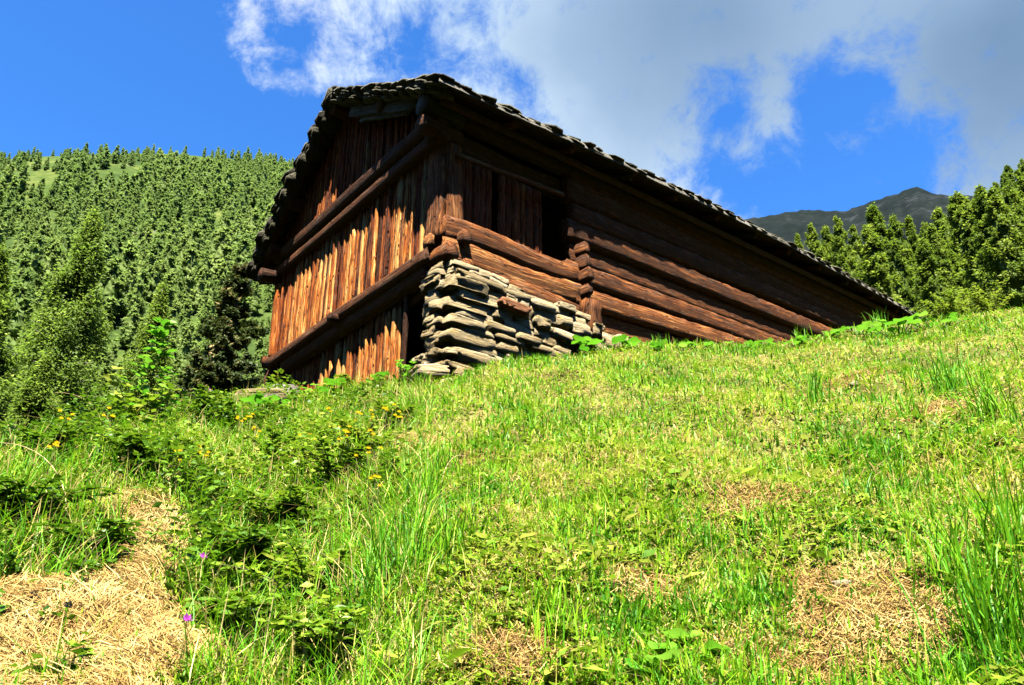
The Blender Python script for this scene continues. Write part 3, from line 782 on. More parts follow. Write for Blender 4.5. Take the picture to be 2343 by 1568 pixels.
# ------------------------------------------------------------------ meadow grass: thousands of blades
gm = Mass()
def grass_layer(n, r0, r1, hmin, hmax, wmul, p, segs=2, a0=-44, a1=47):
    x, y, r, a = sector(n, r0, r1, a0, a1, p=p)
    dry = noise2(x, y, 1.5, 21)*.13+noise2(x, y, 6, 22)*.12; hn = hayness(x, y)
    left = np.clip((-9-a)/8, 0, 1)
    keep = (rng.random(n) > hn*.88) & ~in_barn(x, y, .02)
    rcx = np.interp(a, TAB[:, 0], TAB[:, 2]); far = np.clip((r-6)/7, 0, 1)
    t = .455+dry-far*.05+rng.normal(0, .18, n)
    strawp = np.clip(.39+dry*1.6-far*.30+.10*(a > 12), .03, .8)
    st = rng.random(n) < strawp
    t = np.where(st, .80+.1*rng.normal(size=n), np.clip(t, .06, .66))
    tall = np.clip(noise2(x, y, 2.1, 31)*.5+.15, 0, 1)
    H = (hmin+(hmax-hmin)*rng.random(n)**1.6)*(1+.9*tall)*(1+.5*far*0); H = np.where(st, H*.75, H)
    lean = np.where(st, rng.uniform(.5, 1.5, n), np.abs(rng.normal(.6, .45, n)))
    wd = (.0055+.007*rng.random(n))*(1+r*.06)*wmul
    m = keep & (r < rcx*1.03+.6)
    V, F, T = blades(onground(x[m], y[m], -.01), H[m], wd[m], lean[m], np.clip(t[m], 0, 1), segs=segs)
    gm.add(V, F, T)
grass_layer(185000, 2.6, 7.0, .03, .13, 1.0, 1.7)
grass_layer(185000, 6.0, 34.0, .05, .17, 1.15, 1.75)
grass_layer(36000, 1.0, 2.6, .04, .13, 1.2, 1.2, 2, -80, 80)   # the slope goes on past both sides of the view
grass_layer(70000, 2.6, 12.0, .05, .17, 1.5, 1.6, 2, -85, -44)
grass_layer(55000, 2.6, 16.0, .05, .17, 1.5, 1.6, 2, 47, 80)
# matted dry thatch close to the ground
n = 120000; x, y, r, a = sector(n, 2.6, 20, p=1.75); hn = hayness(x, y); m = (rng.random(n) < .45+.5*noise2(x, y, 1.5, 21)*.5) & ~in_barn(x, y, .02) & (r < np.interp(a, TAB[:, 0], TAB[:, 2])*1.02)
m &= hn < .5
gm.add(*blades(onground(x[m], y[m], .01), rng.uniform(.03, .09, m.sum()), .007*(1+r[m]*.07), rng.uniform(1.2, 2.2, m.sum()), np.clip(rng.normal(.84, .1, m.sum()), .62, 1)))
me = gm.mesh('grass'); o = mkobj('grass', me, GRASS); tag(o, 'short sunlit meadow grass mixed with dry blades on the slope', 'grass', kind='stuff')

# dry hay lying in patches
hm = Mass()
def hay_layer(n, r0, r1):
    x, y, r, a = sector(n, r0, r1, p=1.7); hn = hayness(x, y)
    m = (rng.random(n) < hn*1.1) & (hn > .12); x, y, r, a, hn = x[m], y[m], r[m], a[m], hn[m]; n = len(x)
    left = (a < -10)
    z = gh(x, y) + rng.random(n)*.035*hn
    hd = np.where(left, 2.5+rng.normal(0, .85, n)+noise2(x, y, 4.5, 5)*.7, rng.random(n)*6.28)
    L = rng.uniform(.05, .20, n)
    pos = np.stack([x, y, z], -1)
    dx = np.stack([np.cos(hd), np.sin(hd), np.zeros(n)], -1); e = .02
    slope = (gh(x+dx[:, 0]*e, y+dx[:, 1]*e)-gh(x, y))/e
    dirv = nrm(dx+np.stack([0*x, 0*x, slope+rng.normal(.05, .16, n)], -1)); sx = nrm(np.stack([-dx[:, 1], dx[:, 0], rng.normal(0, .5, n)], -1))
    w_ = (.0018+.0022*rng.random(n))[:, None]*(1+r[:, None]*.08); L = L[:, None]
    bend = np.stack([-dx[:, 1], dx[:, 0], 0*x], -1)*rng.normal(0, .12, n)[:, None]*L + np.array([0, 0, .012])
    rows = [pos-sx*w_/2, pos+sx*w_/2, pos+dirv*L*.5+bend-sx*w_/2, pos+dirv*L*.5+bend+sx*w_/2, pos+dirv*L-sx*w_/3, pos+dirv*L+sx*w_/3]
    V = np.stack(rows, 1).reshape(-1, 3); b = (np.arange(n)*6)[:, None]
    hm.add(V, [b+np.array([[0, 1, 3, 2]]), b+np.array([[2, 3, 5, 4]])], np.repeat(np.clip(rng.normal(.55, .27, n)-.12*(~left)+.18*noise2(x, y, 7, 8), 0, 1), 6))
hay_layer(800000, 2.6, 12)
o = mkobj('hay', hm.mesh('hay'), STRAW); tag(o, 'pale dry hay lying in patches on the slope', 'hay', kind='stuff')

# small broad weeds between the blades
wm = Mass(); n = 46000; x, y, r, a = sector(n, 2.7, 18, p=1.7)
m = (noise2(x, y, 1.9, 41)+noise2(x, y, 6, 43)*.5 > .0) & (hayness(x, y) < .3) & ~in_barn(x, y, .05) & (r < np.interp(a, TAB[:, 0], TAB[:, 2])); x, y, r = x[m], y[m], r[m]; n = len(x)
hd = rng.random(n)*6.28; f = np.stack([np.cos(hd), np.sin(hd), rng.uniform(-.1, .7, n)], -1); f = nrm(f); rt_ = nrm(np.cross(f, np.array([0, 0, 1.])+rng.normal(0, .25, (n, 3)))); up_ = np.cross(rt_, f)
wm.add(*scatter(LF4, LF4_F, onground(x, y, .02)+np.array([0, 0, 1])*rng.random((n, 1))*.06, rt_, f, up_, .03+.05*rng.random(n)+.07*(rng.random(n) < .04), np.clip(rng.normal(.66, .17, n), 0, 1)))
o = mkobj('meadow_weeds', wm.mesh('meadow_weeds'), LEAF); tag(o, 'small broad-leaved weeds growing through the meadow grass', 'weeds', kind='stuff')

# leafy undergrowth on the left bank
um = Mass(); n = 170000; x, y, r, a = sector(n, 2.2, 14, -75, -2, p=1.5)
rcx = np.interp(a, TAB[:, 0], TAB[:, 2]); edge = -9.5+1.5*np.sin(r*1.3)+noise2(x, y, 2.2, 51)*3.0+np.where(r > 8, 0, 0)
den = np.clip((edge-a)/4, 0, 1)*np.clip(1-hayness(x, y)*1.3, 0, 1)*np.clip(noise2(x, y, 1.7, 52)*.6+.62, .05, 1)
m = (rng.random(n) < den) & (r < rcx*1.03) & ~in_barn(x, y, .3); x, y, r, a = x[m], y[m], r[m], a[m]; n = len(x)
hh = np.clip(.16+noise2(x, y, 2.3, 53)*.16, .03, .5)*(1+.5*(r > 6))
z = hh*rng.random(n)**.6
hd = rng.random(n)*6.28; f = nrm(np.stack([np.cos(hd), np.sin(hd), rng.uniform(-.6, .5, n)], -1)); rt_ = nrm(np.cross(f, np.array([0, 0, 1.])+rng.normal(0, .4, (n, 3)))); up_ = np.cross(rt_, f)
tt = np.clip(.40+noise2(x, y, 1.1, 54)*.2+rng.normal(0, .17, n), 0, 1)
um.add(*scatter(LF4*np.array([1.15, 1, 1]), LF4_F, onground(x, y)+np.stack([0*x, 0*x, z], -1), rt_, f, up_, (.025+.05*rng.random(n))*(1+.03*r), tt))
o = mkobj('undergrowth', um.mesh('undergrowth'), LEAF); tag(o, 'tangled green undergrowth on the bank beside the hay', 'undergrowth', kind='stuff')
# grass stalks through the undergrowth
sm = Mass(); n = 30000; x, y, r, a = sector(n, 2.6, 13, -44, -6, p=1.6)
m = (hayness(x, y) < .35) & (r < np.interp(a, TAB[:, 0], TAB[:, 2])*1.03) & ~in_barn(x, y, .1); x, y, r = x[m], y[m], r[m]; n = len(x)
tt = np.where(rng.random(n) < .3, .85, .4)+rng.normal(0, .1, n)
sm.add(*blades(onground(x, y), rng.uniform(.12, .42, n), .0045*(1+r*.1), np.abs(rng.normal(.6, .35, n)), np.clip(tt, 0, 1), segs=3))
o = mkobj('bank_grass', sm.mesh('bank_grass'), GRASS); tag(o, 'long arching grass blades growing through the left bank undergrowth', 'grass', kind='stuff')

# ------------------------------------------------------------------ conifers
def conifer(nb, per, size, width, droop, seed, tmin=.10, quads=True, powr=.85, up_tip=.0, cl=.035, tri=False, needle=.35, top=.97, twigs=0, core=0):
    """unit-height conifer: returns trunk MB-like arrays and crown Mass; branches in loose whorls"""
    r_ = np.random.default_rng(seed); cm = Mass(); trunk = MB()
    t = tmin+(top-tmin)*(np.arange(nb)+r_.random(nb)*.9)/nb; az = r_.random(nb)*6.283+np.arange(nb)*2.4
    R_ = width*((1-t)**powr)*(.62+.5*r_.random(nb))*np.clip((t-tmin)/.08+.55, 0, 1)
    bo = np.stack([np.cos(az), np.sin(az), np.zeros(nb)], -1)
    s_ = r_.random((nb, per))**.62*.95+.06
    side = r_.normal(0, 1, (nb, per))*(.17*(1-s_)+.05)*R_[:, None]
    hang = 0
    if twigs:
        st = (r_.random((nb, twigs))*.85+.12); tl = (.26*(1-st)+.07)*np.where(r_.random((nb, twigs)) < .5, -1, 1)*(.6+.6*r_.random((nb, twigs)))
        ti = r_.integers(0, twigs, (nb, per)); q = r_.random((nb, per)); bi = np.arange(nb)[:, None]
        s_ = st[bi, ti]+q*.12; side = tl[bi, ti]*q*R_[:, None]+r_.normal(0, .006, (nb, per)); hang = q**1.6*np.abs(tl[bi, ti])*R_[:, None]*.6
    P = bo[:, None, :]*(s_*R_[:, None])[..., None]
    sd = np.stack([-np.sin(az), np.cos(az), np.zeros(nb)], -1)[:, None, :]*side[..., None]
    zz = t[:, None] + R_[:, None]*(.28*s_-droop*s_**2*1.0+up_tip*s_**4) + r_.normal(0, cl*.35, (nb, per)) - r_.random((nb, per))*cl*needle*2 - hang
    P = P+sd; P[..., 2] = zz; P = P.reshape(-1, 3); n = len(P)
    u2 = nrm(np.repeat(bo, per, 0)*.55+np.array([0, 0, .75])+r_.normal(0, .62, (n, 3)))
    d = nrm(np.repeat(bo, per, 0)+r_.normal(0, .6, (n, 3))+np.array([0, 0, -.2-droop*.5])); rr = nrm(np.cross(d, u2)); d = np.cross(u2, rr)
    tt = np.clip(.42+.35*(s_.reshape(-1)-.5)*0+r_.normal(0, .2, n)+np.repeat(r_.normal(0, .12, nb), per), 0, 1)
    T = LF4*np.array([.75, 1, 1]) if not tri else np.array([(-.35, 0, 0), (.35, 0, 0), (0, 1, 0)])
    F = LF4_F if not tri else [(0, 1, 2)]
    cm.add(*scatter(T, F, P, rr, d, u2, size*(.6+.8*r_.random(n)), tt))
    log(trunk, (0, 0, 0), (0, 0, .97), .014, .002, 7, 10, .08, 1, .5)
    if core > 0:
        nr, ns = 22, 12; tt_ = np.linspace(tmin*.8, .985, nr); a_ = np.linspace(0, 2*math.pi, ns+1)[:-1]
        Rr = core*width*((1-tt_)**powr)*np.clip((tt_-tmin)/.08+.6, .2, 1)
        Rm = Rr[:, None]*(1+.16*r_.normal(size=(nr, ns)))
        G_ = np.stack([Rm*np.cos(a_), Rm*np.sin(a_), tt_[:, None]+r_.normal(0, .012, (nr, ns))], -1); tris = []
        for i in range(nr-1):
            for k in range(ns):
                k2 = (k+1) % ns; tris += [G_[i, k], G_[i, k2], G_[i+1, k], G_[i+1, k], G_[i, k2], G_[i+1, k2]]
        tris = np.array(tris); cm.add(tris, [np.arange(len(tris)).reshape(-1, 3)], np.clip(.42+np.repeat(r_.normal(0, .12, len(tris)//3), 3), 0, 1))
    if quads:
        for i in range(0, nb):
            c = np.array([0, 0, t[i]]); e = c+bo[i]*R_[i]*.9+np.array([0, 0, R_[i]*(.28*.9-droop*.81)]); mid = c+bo[i]*R_[i]*.5+np.array([0, 0, R_[i]*(.14-droop*.25)])
            w1 = .0035*(1-t[i])+.0008
            log(trunk, c, mid, w1, w1*.7, 4, 1, 0, 1, .5); log(trunk, mid, e, w1*.7, w1*.2, 4, 1, 0, 1, .5)
    return trunk, cm
def tree_things(name, tm, cm, needmat, barkmat):
    return tm.build('trunk_src', barkmat), cm
def make_tree(name, meshes, loc, h, rz, label, cat, group=None, wide=1.0, parts=True):
    r = empty(name, loc); r.scale = (h*wide, h*wide, h); r.rotation_euler[2] = rz
    tag(r, label, cat, group)
    for nm, me in meshes:
        c = bpy.data.objects.new(nm, me); COL.objects.link(c); c.parent = r
    return r
def variant(seed, nb, per, size, width, droop, nm, bm_, **kw):
    tm, cm = conifer(nb, per, size, width, droop, seed, **kw)
    V = np.concatenate(tm.v); me1 = np_mesh('trunk', V, [np.array(x) for x in tm.f.values()]); me1.materials.append(bm_)
    me2 = cm.mesh('crown'); me2.materials.append(nm)
    return [('trunk', me1), ('crown', me2)]

# left mountain forest
far_v = [variant(100+i, 50, 18, .050, .19+.03*(i % 3), .30, NEEDFAR, BARK, tmin=.12, quads=False, tri=True, cl=.03, powr=.7, core=.52) for i in range(5)]
spots = []
cand = 27000
r_ = 52+(640-52)*rng.random(cand)**.62; r_[:2500] = 52+90*rng.random(2500); a_ = -50+48*rng.random(cand)
X = r_*np.sin(np.radians(a_)); Y = r_*np.cos(np.radians(a_)); Z = zl(a_, r_, X, Y)
clear = noise2(X, Y, .018, 61)*1.2+.5*noise2(X, Y, .05, 62)
okm = ~((clear > .55+np.clip((560-r_)/120, 0, 2.2)))
# grassy clearing near the ridge in the left part
okm &= ~((r_ > 470) & (r_ < 590) & (a_ < -24) & (noise2(X, Y, .04, 66) > -.15))
zz_ = Z+7
yc_ = (-Y*math.sin(PITCH)+zz_*math.cos(PITCH)); zc_ = Y*math.cos(PITCH)+zz_*math.sin(PITCH)
px_ = (512+FPX*X/zc_)*2.287; py_ = (342.5-FPX*yc_/zc_)*2.287   # how the slope reads from the meadow: where its clearings lie
wob = 1+.35*noise2(X, Y, .05, 90)
for cx, cy, rx, ry in [(75, 392, 75, 26), (270, 385, 70, 24), (150, 362, 40, 8), (440, 352, 45, 12), (600, 345, 60, 9), (60, 440, 30, 10), (485, 470, 12, 6)]:
    okm &= ~(((px_-cx)/rx)**2+((py_-cy)/ry)**2 < wob)
X, Y, Z, r_, a_ = X[okm], Y[okm], Z[okm], r_[okm], a_[okm]
grid = {}; keep = []
for i in range(len(X)):
    sp = (3.2+r_[i]*.0060)*(.75+.6*rng.random()); kx, ky = int(X[i]//8), int(Y[i]//8); bad = False
    for dx in (-1, 0, 1):
        for dy in (-1, 0, 1):
            for j in grid.get((kx+dx, ky+dy), ()):
                if (X[i]-X[j])**2+(Y[i]-Y[j])**2 < sp*sp: bad = True; break
    if not bad: grid.setdefault((kx, ky), []).append(i); keep.append(i)
keep = np.array(keep); order = keep[np.argsort(r_[keep])]
print('left forest', len(order))
hts = (6.5+12*rng.random(len(X))**1.2)*(1-.42*np.clip((r_-400)/200, 0, 1))*(1+.25*noise2(X, Y, .03, 77))
vis = [i for i in order if -40.5 < a_[i] < -15.5]
indiv = vis[:175]; rest = [i for i in order if i not in set(indiv)]
for i in indiv:
    v_ = far_v[rng.integers(5)]
    make_tree('larch_tree', v_, (X[i], Y[i], Z[i]-.4), hts[i], rng.random()*6.28, 'green larch standing in the dense forest on the mountain slope', 'tree', 'larches of the forest on the mountain slope', 1.0+.3*rng.random())
fm = Mass()
for i in rest:
    me = far_v[i % 5][1][1]; 
    if not hasattr(fm, 'c'): fm.c = {}
    k = i % 5
    if k not in fm.c:
        co = np.empty(len(me.vertices)*3, np.float32); me.vertices.foreach_get('co', co)
        ti = np.empty(len(me.vertices), np.float32); me.attributes['tint'].data.foreach_get('value', ti)
        fm.c[k] = (co.reshape(-1, 3), ti)
    co, ti = fm.c[k]; wd = hts[i]*(1.0+.3*rng.random()); an = rng.random()*6.28; c, s = math.cos(an), math.sin(an)
    V = np.stack([(co[:, 0]*c-co[:, 1]*s)*wd+X[i], (co[:, 0]*s+co[:, 1]*c)*wd+Y[i], co[:, 2]*hts[i]+Z[i]-.4], -1)
    fm.add(V, [np.arange(len(co)).reshape(-1, 3)], np.clip(ti+rng.normal(0, .13)+.16*noise2(X[i:i+1], Y[i:i+1], .012, 78)[0]-.15*(r_[i] > 560), 0, 1))
o = mkobj('forest', fm.mesh('forest'), NEEDFAR); tag(o, 'far forest of larches covering the upper mountain slope', 'forest', kind='stuff')

# right hillside larches
mid_v = [variant(200+i, 95, 130, .015, .16+.025*(i % 3), .15, NEED, BARK, tmin=.10, tri=True, cl=.035, powr=.75, twigs=14, core=.42) for i in range(6)]
low_v = [variant(250+i, 64, 36, .036, .20+.03*i, .25, NEED, BARK, tmin=.10, tri=True, cl=.05, powr=.68, quads=False, core=.48) for i in range(3)]
rs_ = []
tries = 0
while tries < 14000 and len(rs_) < 560:
    tries += 1
    a = 15+30*rng.random(); r = 45+235*rng.random()**1.1
    x, y = r*math.sin(R(a)), r*math.cos(R(a)); z = float(zrh(a, r))
    if all((x-q[0])**2+(y-q[1])**2 > (2.5+r*.006)**2 for q in rs_): rs_.append((x, y, z, r, a))
rs_.sort(key=lambda q: q[3]); print('right trees', len(rs_))
fm2 = Mass(); fc = {}
def crown_copy(mass, cache, me, x, y, z, wd, ht, an, dt):
    if me.name not in cache:
        co = np.empty(len(me.vertices)*3, np.float32); me.vertices.foreach_get('co', co)
        ti = np.empty(len(me.vertices), np.float32); me.attributes['tint'].data.foreach_get('value', ti)
        cache[me.name] = (co.reshape(-1, 3), ti)
    co, ti = cache[me.name]; c, s = math.cos(an), math.sin(an)
    V = np.stack([(co[:, 0]*c-co[:, 1]*s)*wd+x, (co[:, 0]*s+co[:, 1]*c)*wd+y, co[:, 2]*ht+z], -1)
    mass.add(V, [np.arange(len(co)).reshape(-1, 3)], np.clip(ti+dt, 0, 1))
for k, (x, y, z, r, a) in enumerate(rs_):
    h = rng.uniform(9, 12.5)*(1 if r > 70 else .75)*(1+.15*(a > 33)); v_ = mid_v[rng.integers(6)]; wd = 1.1+.35*rng.random()
    if k < 115 and a < 40.5:
        make_tree('larch_tree', v_, (x, y, z-.5), h, rng.random()*6.28, 'yellow-green larch among others on the hillside behind the barn roof', 'tree', 'larches on the hillside behind the barn', wd)
    else: crown_copy(fm2, fc, low_v[k % 3][1][1], x, y, z-.5, h*wd, h, rng.random()*6.28, rng.normal(0, .12))
o = mkobj('forest', fm2.mesh('forest'), NEED); tag(o, 'larch forest farther up the hillside on the right', 'forest', kind='stuff')
def base_for(x, ytop, r, h):
    """ground position of a tree of height h whose tip shows at a given place of the view, r metres away"""
    d = pdir(x, ytop); k = r/math.hypot(d[0], d[1]); return (d[0]*k, d[1]*k, d[2]*k-h)
big_v = [variant(300+i, 150, 300, .011, .19+.02*i, .15, NEED, BARK, tmin=.08, tri=True, cl=.03, powr=.72, twigs=16, core=.35) for i in range(2)]
for (x, yt, r, h, wd, v_, lab) in [
    (1992, 466, 75, 17, 1.25, 0, 'tall broad larch with a bare dark trunk rising highest beside the barn roof end'),
    (2185, 438, 80, 19, 1.25, 1, 'tall dense larch between the broad larch and the right picture edge'),
    (2300, 545, 48, 11.5, 1.2, 0, 'bright green young larch nearest the right edge above the meadow crest')]:
    b = base_for(x, yt, r, h); make_tree('larch_tree', big_v[v_], b, h, random.random()*6, lab, 'tree', None, wd)

for k, (x, yt, r, h) in enumerate([(1822, 532, 118, 13), (1852, 508, 120, 15), (1885, 512, 122, 15), (1912, 490, 118, 16), (1948, 512, 120, 14), (2040, 488, 112, 16), (2075, 492, 112, 15), (2112, 505, 108, 14),
                                   (2140, 470, 112, 17), (2225, 452, 115, 17), (2262, 440, 118, 17), (2300, 418, 122, 17), (2335, 400, 125, 18)]):
    b = base_for(x, yt, r, h); make_tree('larch_tree', mid_v[k % 6], b, h, random.random()*6, 'yellow-green larch among others on the hillside behind the barn roof', 'tree', 'larches on the hillside behind the barn', 1.2)
# near trees on the left
near_v = variant(401, 240, 420, .0062, .25, .26, NEEDNEAR, PALEBARK, tmin=.02, cl=.040, powr=1.0, tri=True, twigs=40, up_tip=.16)
near_w = variant(402, 200, 360, .0075, .25, .26, NEEDNEAR, PALEBARK, tmin=.02, cl=.045, powr=1.0, tri=True, twigs=36, up_tip=.16)
spr_v = variant(403, 130, 520, .012, .25, .12, SPR, BARK, tmin=.03, cl=.014, powr=.85, up_tip=.15, tri=True, twigs=12)
for (x, yt, r, h, wd, v_, nm, lab, cat) in [
    (222, 472, 21, 11.5, 1.05, near_v, 'larch_tree', 'tall airy larch with drooping branches and a pale trunk, left of the barn', 'tree'),
    (375, 640, 17, 7.0, .95, near_w, 'larch_tree', 'smaller larch just behind the leafy sapling, left of the barn', 'tree'),
    (10, 560, 19, 9.5, 1.15, near_w, 'larch_tree', 'larch cut by the left picture edge', 'tree'),
    (110, 800, 14, 5.6, 1.3, near_v, 'larch_tree', 'low bushy larch in front of the tall airy larch', 'tree'),
    (556, 590, 22, 9.0, 1.05, spr_v, 'spruce_tree', 'dark spruce with brown-tipped twigs close to the left barn corner', 'tree'),
    (480, 820, 19, 4.6, 1.2, spr_v, 'spruce_tree', 'low dark spruce beside the taller spruce at the bank edge', 'tree')]:
    b = base_for(x, yt, r, h); make_tree(nm, v_, b, h, random.random()*6, lab, cat, None, wd)

# ------------------------------------------------------------------ single plants
def leafy(name, loc, h, label, cat, nst=5, spread=.5, nl=26, ls=.09, mat=LEAF, tint=.6, group=None, arch=.5, pair=True, T=LF_OV, F=LF_OV_F, seed=0, lean=None, reach=1.0):
    r_ = np.random.default_rng(seed+1000); root = empty(name, tuple(loc)); tag(root, label, cat, group)
    st = MB(); lm = Mass(); P = []; D_ = []
    for i in range(nst):
        az = r_.random()*6.28; sp = spread*(.4+.8*r_.random()) if nst > 1 else 0; hh = h*(.65+.4*r_.random()) if nst > 1 else h
        pts = []
        for q in range(9):
            s_ = q/8
            p = np.array([math.cos(az)*sp*s_**1.4, math.sin(az)*sp*s_**1.4, hh*(s_-arch*.45*s_**2.5)])
            if lean is not None: p += np.array(lean)*s_
            pts.append(p)
        for q in range(8): log(st, pts[q], pts[q+1], .006*(1-q/9)+.0015, .006*(1-(q+1)/9)+.0015, 5, 1, 0, 1)
        for q in range(nl):
            s_ = .12+.88*(q+r_.random()*.5)/nl; k = min(int(s_*8), 7); fr = s_*8-k
            c = pts[k]*(1-fr)+pts[k+1]*fr; a2 = q*2.4+r_.normal(0, .4)
            off = ls*(1.0-.55*s_)*(1+(reach-1)*(1-s_))
            d = np.array([math.cos(a2), math.sin(a2), r_.uniform(-.25, .55)])
            for j in ((0, 1, 2) if pair else (0,)):
                d2 = unit(d+np.cross(d, (0, 0, 1))*(0, .8, -.8)[j]); P.append(c+unit(d)*off*(.35 if j else .8)); D_.append(d2)
            if pair: log(st, c, c+unit(d)*off*.85, .0016, .001, 4, 1, 0, 1)
    P = np.array(P); D_ = nrm(np.array(D_)); n = len(P)
    rt_ = nrm(np.cross(D_, np.array([0, 0, 1.])+r_.normal(0, .3, (n, 3)))); up_ = np.cross(rt_, D_)
    lm.add(*scatter(T, F, P, rt_, D_, up_, ls*(.7+.6*r_.random(n)), np.clip(tint+r_.normal(0, .13, n), 0, 1)))
    st.build('stem', STEM, root); o = mkobj('foliage', lm.mesh('foliage', True), mat); o.parent = root
    return root
g = ground_hit(335, 935)
leafy('leafy_sapling', g, 1.28, 'bright green sapling standing above the bank in front of the larches', 'sapling', 1, 0, 56, .105, BRLEAF, .5, None, 0, seed=1, reach=4.2)
g2 = ground_hit(300, 945); leafy('sapling', g2, .62, 'lower leafy shoot at the foot of the bright sapling', 'sapling', 5, .5, 12, .12, LEAF, .75, None, .3, seed=2)
bushes = [((760, 1120), .55, .45, 'bramble arching over the bank right of the small hay strip', .62), ((700, 1400), .5, .4, 'bramble in the lower bank with a pale heart-shaped leaf', .7), ((560, 1330), .38, .35, 'dark low bramble between hay and the long grass', .35),
          ((450, 960), .45, .5, 'bramble thicket below the sapling', .45), ((540, 985), .5, .45, 'dark leafy bramble by the grey driftwood', .3), ((900, 985), .42, .4, 'leafy shrub on the slope below the stable boards', .55),
          ((110, 1060), .4, .5, 'bramble at the left edge of the upper bank', .4), ((210, 1270), .22, .28, 'small dark bramble growing in the hay', .35), ((640, 1220), .42, .4, 'bramble in the middle of the bank', .5),
          ((330, 1080), .35, .45, 'fine-leaved bush above the hay strip', .5), ((60, 1200), .4, .4, 'dark bramble left of the hay', .3), ((520, 1480), .3, .3, 'low bramble beside the purple knapweed at the bottom', .45),
          ((830, 1040), .36, .35, 'light bramble above the yellow flowers', .7), ((620, 1060), .36, .38, 'round-leaved bush under the driftwood', .55), ((750, 1540), .34, .3, 'lowest bramble at the bottom of the bank', .6)]
for i, ((bx, by), h, sp, lab, ti) in enumerate(bushes):
    leafy('bramble_bush', ground_hit(bx, by), h*1.15, lab, 'bush', 11, sp*1.15, 18, .062, LEAF, ti, 'brambles on the left bank', .75, seed=10+i)
# plants against the boards and door
for i, (bx, by, h, lab) in enumerate([(935, 868, .55, 'thin leafy shoot in front of the stable boards beside the door'), (650, 905, .6, 'yellow-green elder shoot beside the foundation post'), (800, 880, .3, 'leafy clump at the foot of the stable boards'),
                                      (2270, 712, .55, 'small green shrub on the meadow crest right of the roof end'), (2180, 718, .5, 'low shrub between the roof end and the crest shrub'), (1390, 1160, .1, 'tiny dark herb in the open meadow'), ]):
    g = ground_hit(bx, by)
    if bx > 2100: 
        d = pdir(bx, 735); g = d*31/math.hypot(d[0], d[1]); h *= 2.8; leafy('shrub', g, h, lab, 'shrub', 14, 1.0, 34, .10, LEAF, .8, None, .3, seed=60+i, T=LF4, F=LF4_F)
    else: leafy('leafy_shoot', g, h, lab, 'plant', 4, .2+h*.3, 12, .075, BRLEAF if i == 0 else LEAF, .62, None, .3, seed=60+i)

def butterbur(loc, n, ls, label, seed, spread=.35, hh=.28, group='broad-leaved butterburs'):
    r_ = np.random.default_rng(seed); root = empty('butterbur', tuple(loc)); tag(root, label, 'plant', group); st = MB(); lm = Mass(); P = []; D_ = []; S = []
    for i in range(n):
        a = r_.random()*6.28; q = spread*math.sqrt(r_.random()); h = hh*(.5+.8*r_.random()); tip = np.array([math.cos(a)*q, math.sin(a)*q, h])
        tip[2] += float(gh(loc[0]+tip[0], loc[1]+tip[1]))-loc[2]
        log(st, (tip[0]*.4, tip[1]*.4, -.05), tip, .008, .006, 5, 2, .05)
        d = np.array([math.cos(a), math.sin(a), r_.uniform(-.3, .35)]); P.append(tip-unit(d)*ls*.05); D_.append(unit(d)); S.append(ls*(.55+.6*r_.random()))
    P = np.array(P); D_ = np.array(D_); rt_ = nrm(np.cross(D_, np.array([0, 0, 1.])+r_.normal(0, .22, (n, 3)))); up_ = np.cross(rt_, D_)
    lm.add(*scatter(RB, RB_F, P, rt_, D_, up_, np.array(S), np.clip(r_.normal(.5, .16, n), 0, 1)))
    st.build('stem', STEM, root); o = mkobj('foliage', lm.mesh('foliage', True), BRLEAF); o.parent = root
for i, (bx, by, n, ls, sp, hh, lab) in enumerate([
    (1300, 800, 14, .30, .42, .20, 'butterbur clump at the foot of the stone footing'), (1395, 790, 12, .27, .4, .16, 'butterbur with round leaves where the footing meets the grass'),
    (1480, 795, 9, .18, .4, .08, 'low butterbur leaves under the first half of the log wall'), (1600, 796, 9, .17, .4, .08, 'low butterbur leaves under the middle of the log wall'),
    (1700, 796, 12, .13, .45, .09, 'butterbur leaves below the darker half of the log wall'), (1790, 795, 12, .14, .45, .10, 'butterbur leaves where the log wall meets the crest'),
    (1880, 782, 14, .15, .45, .14, 'butterbur patch in the shade under the eaves'), (1960, 768, 16, .16, .4, .17, 'butterbur patch below the low end of the roof'),
    (2050, 765, 16, .21, .38, .20, 'tallest butterbur, a big upright leaf at the roof end'), (2140, 752, 12, .15, .45, .14, 'butterbur patch just right of the roof end'),
    (590, 955, 10, .24, .3, .24, 'pale broad-leaved plant by the grey driftwood'), (645, 920, 6, .2, .25, .18, 'round-leaved plant between the driftwood and the boards'),
    (790, 870, 8, .22, .4, .16, 'broad leaves in front of the stable boards'), (880, 868, 8, .2, .35, .16, 'broad leaves in front of the door sill'),
    (1500, 1500, 10, .13, .2, .05, 'flat dock rosette in the lowest part of the meadow'), (1565, 1485, 8, .12, .16, .05, 'small dock rosette beside the larger one'), (720, 880, 7, .22, .4, .14, 'broad leaves at the left end of the stable boards')]):
    butterbur(ground_hit(bx, by), n, ls, lab, 500+i, sp, hh)

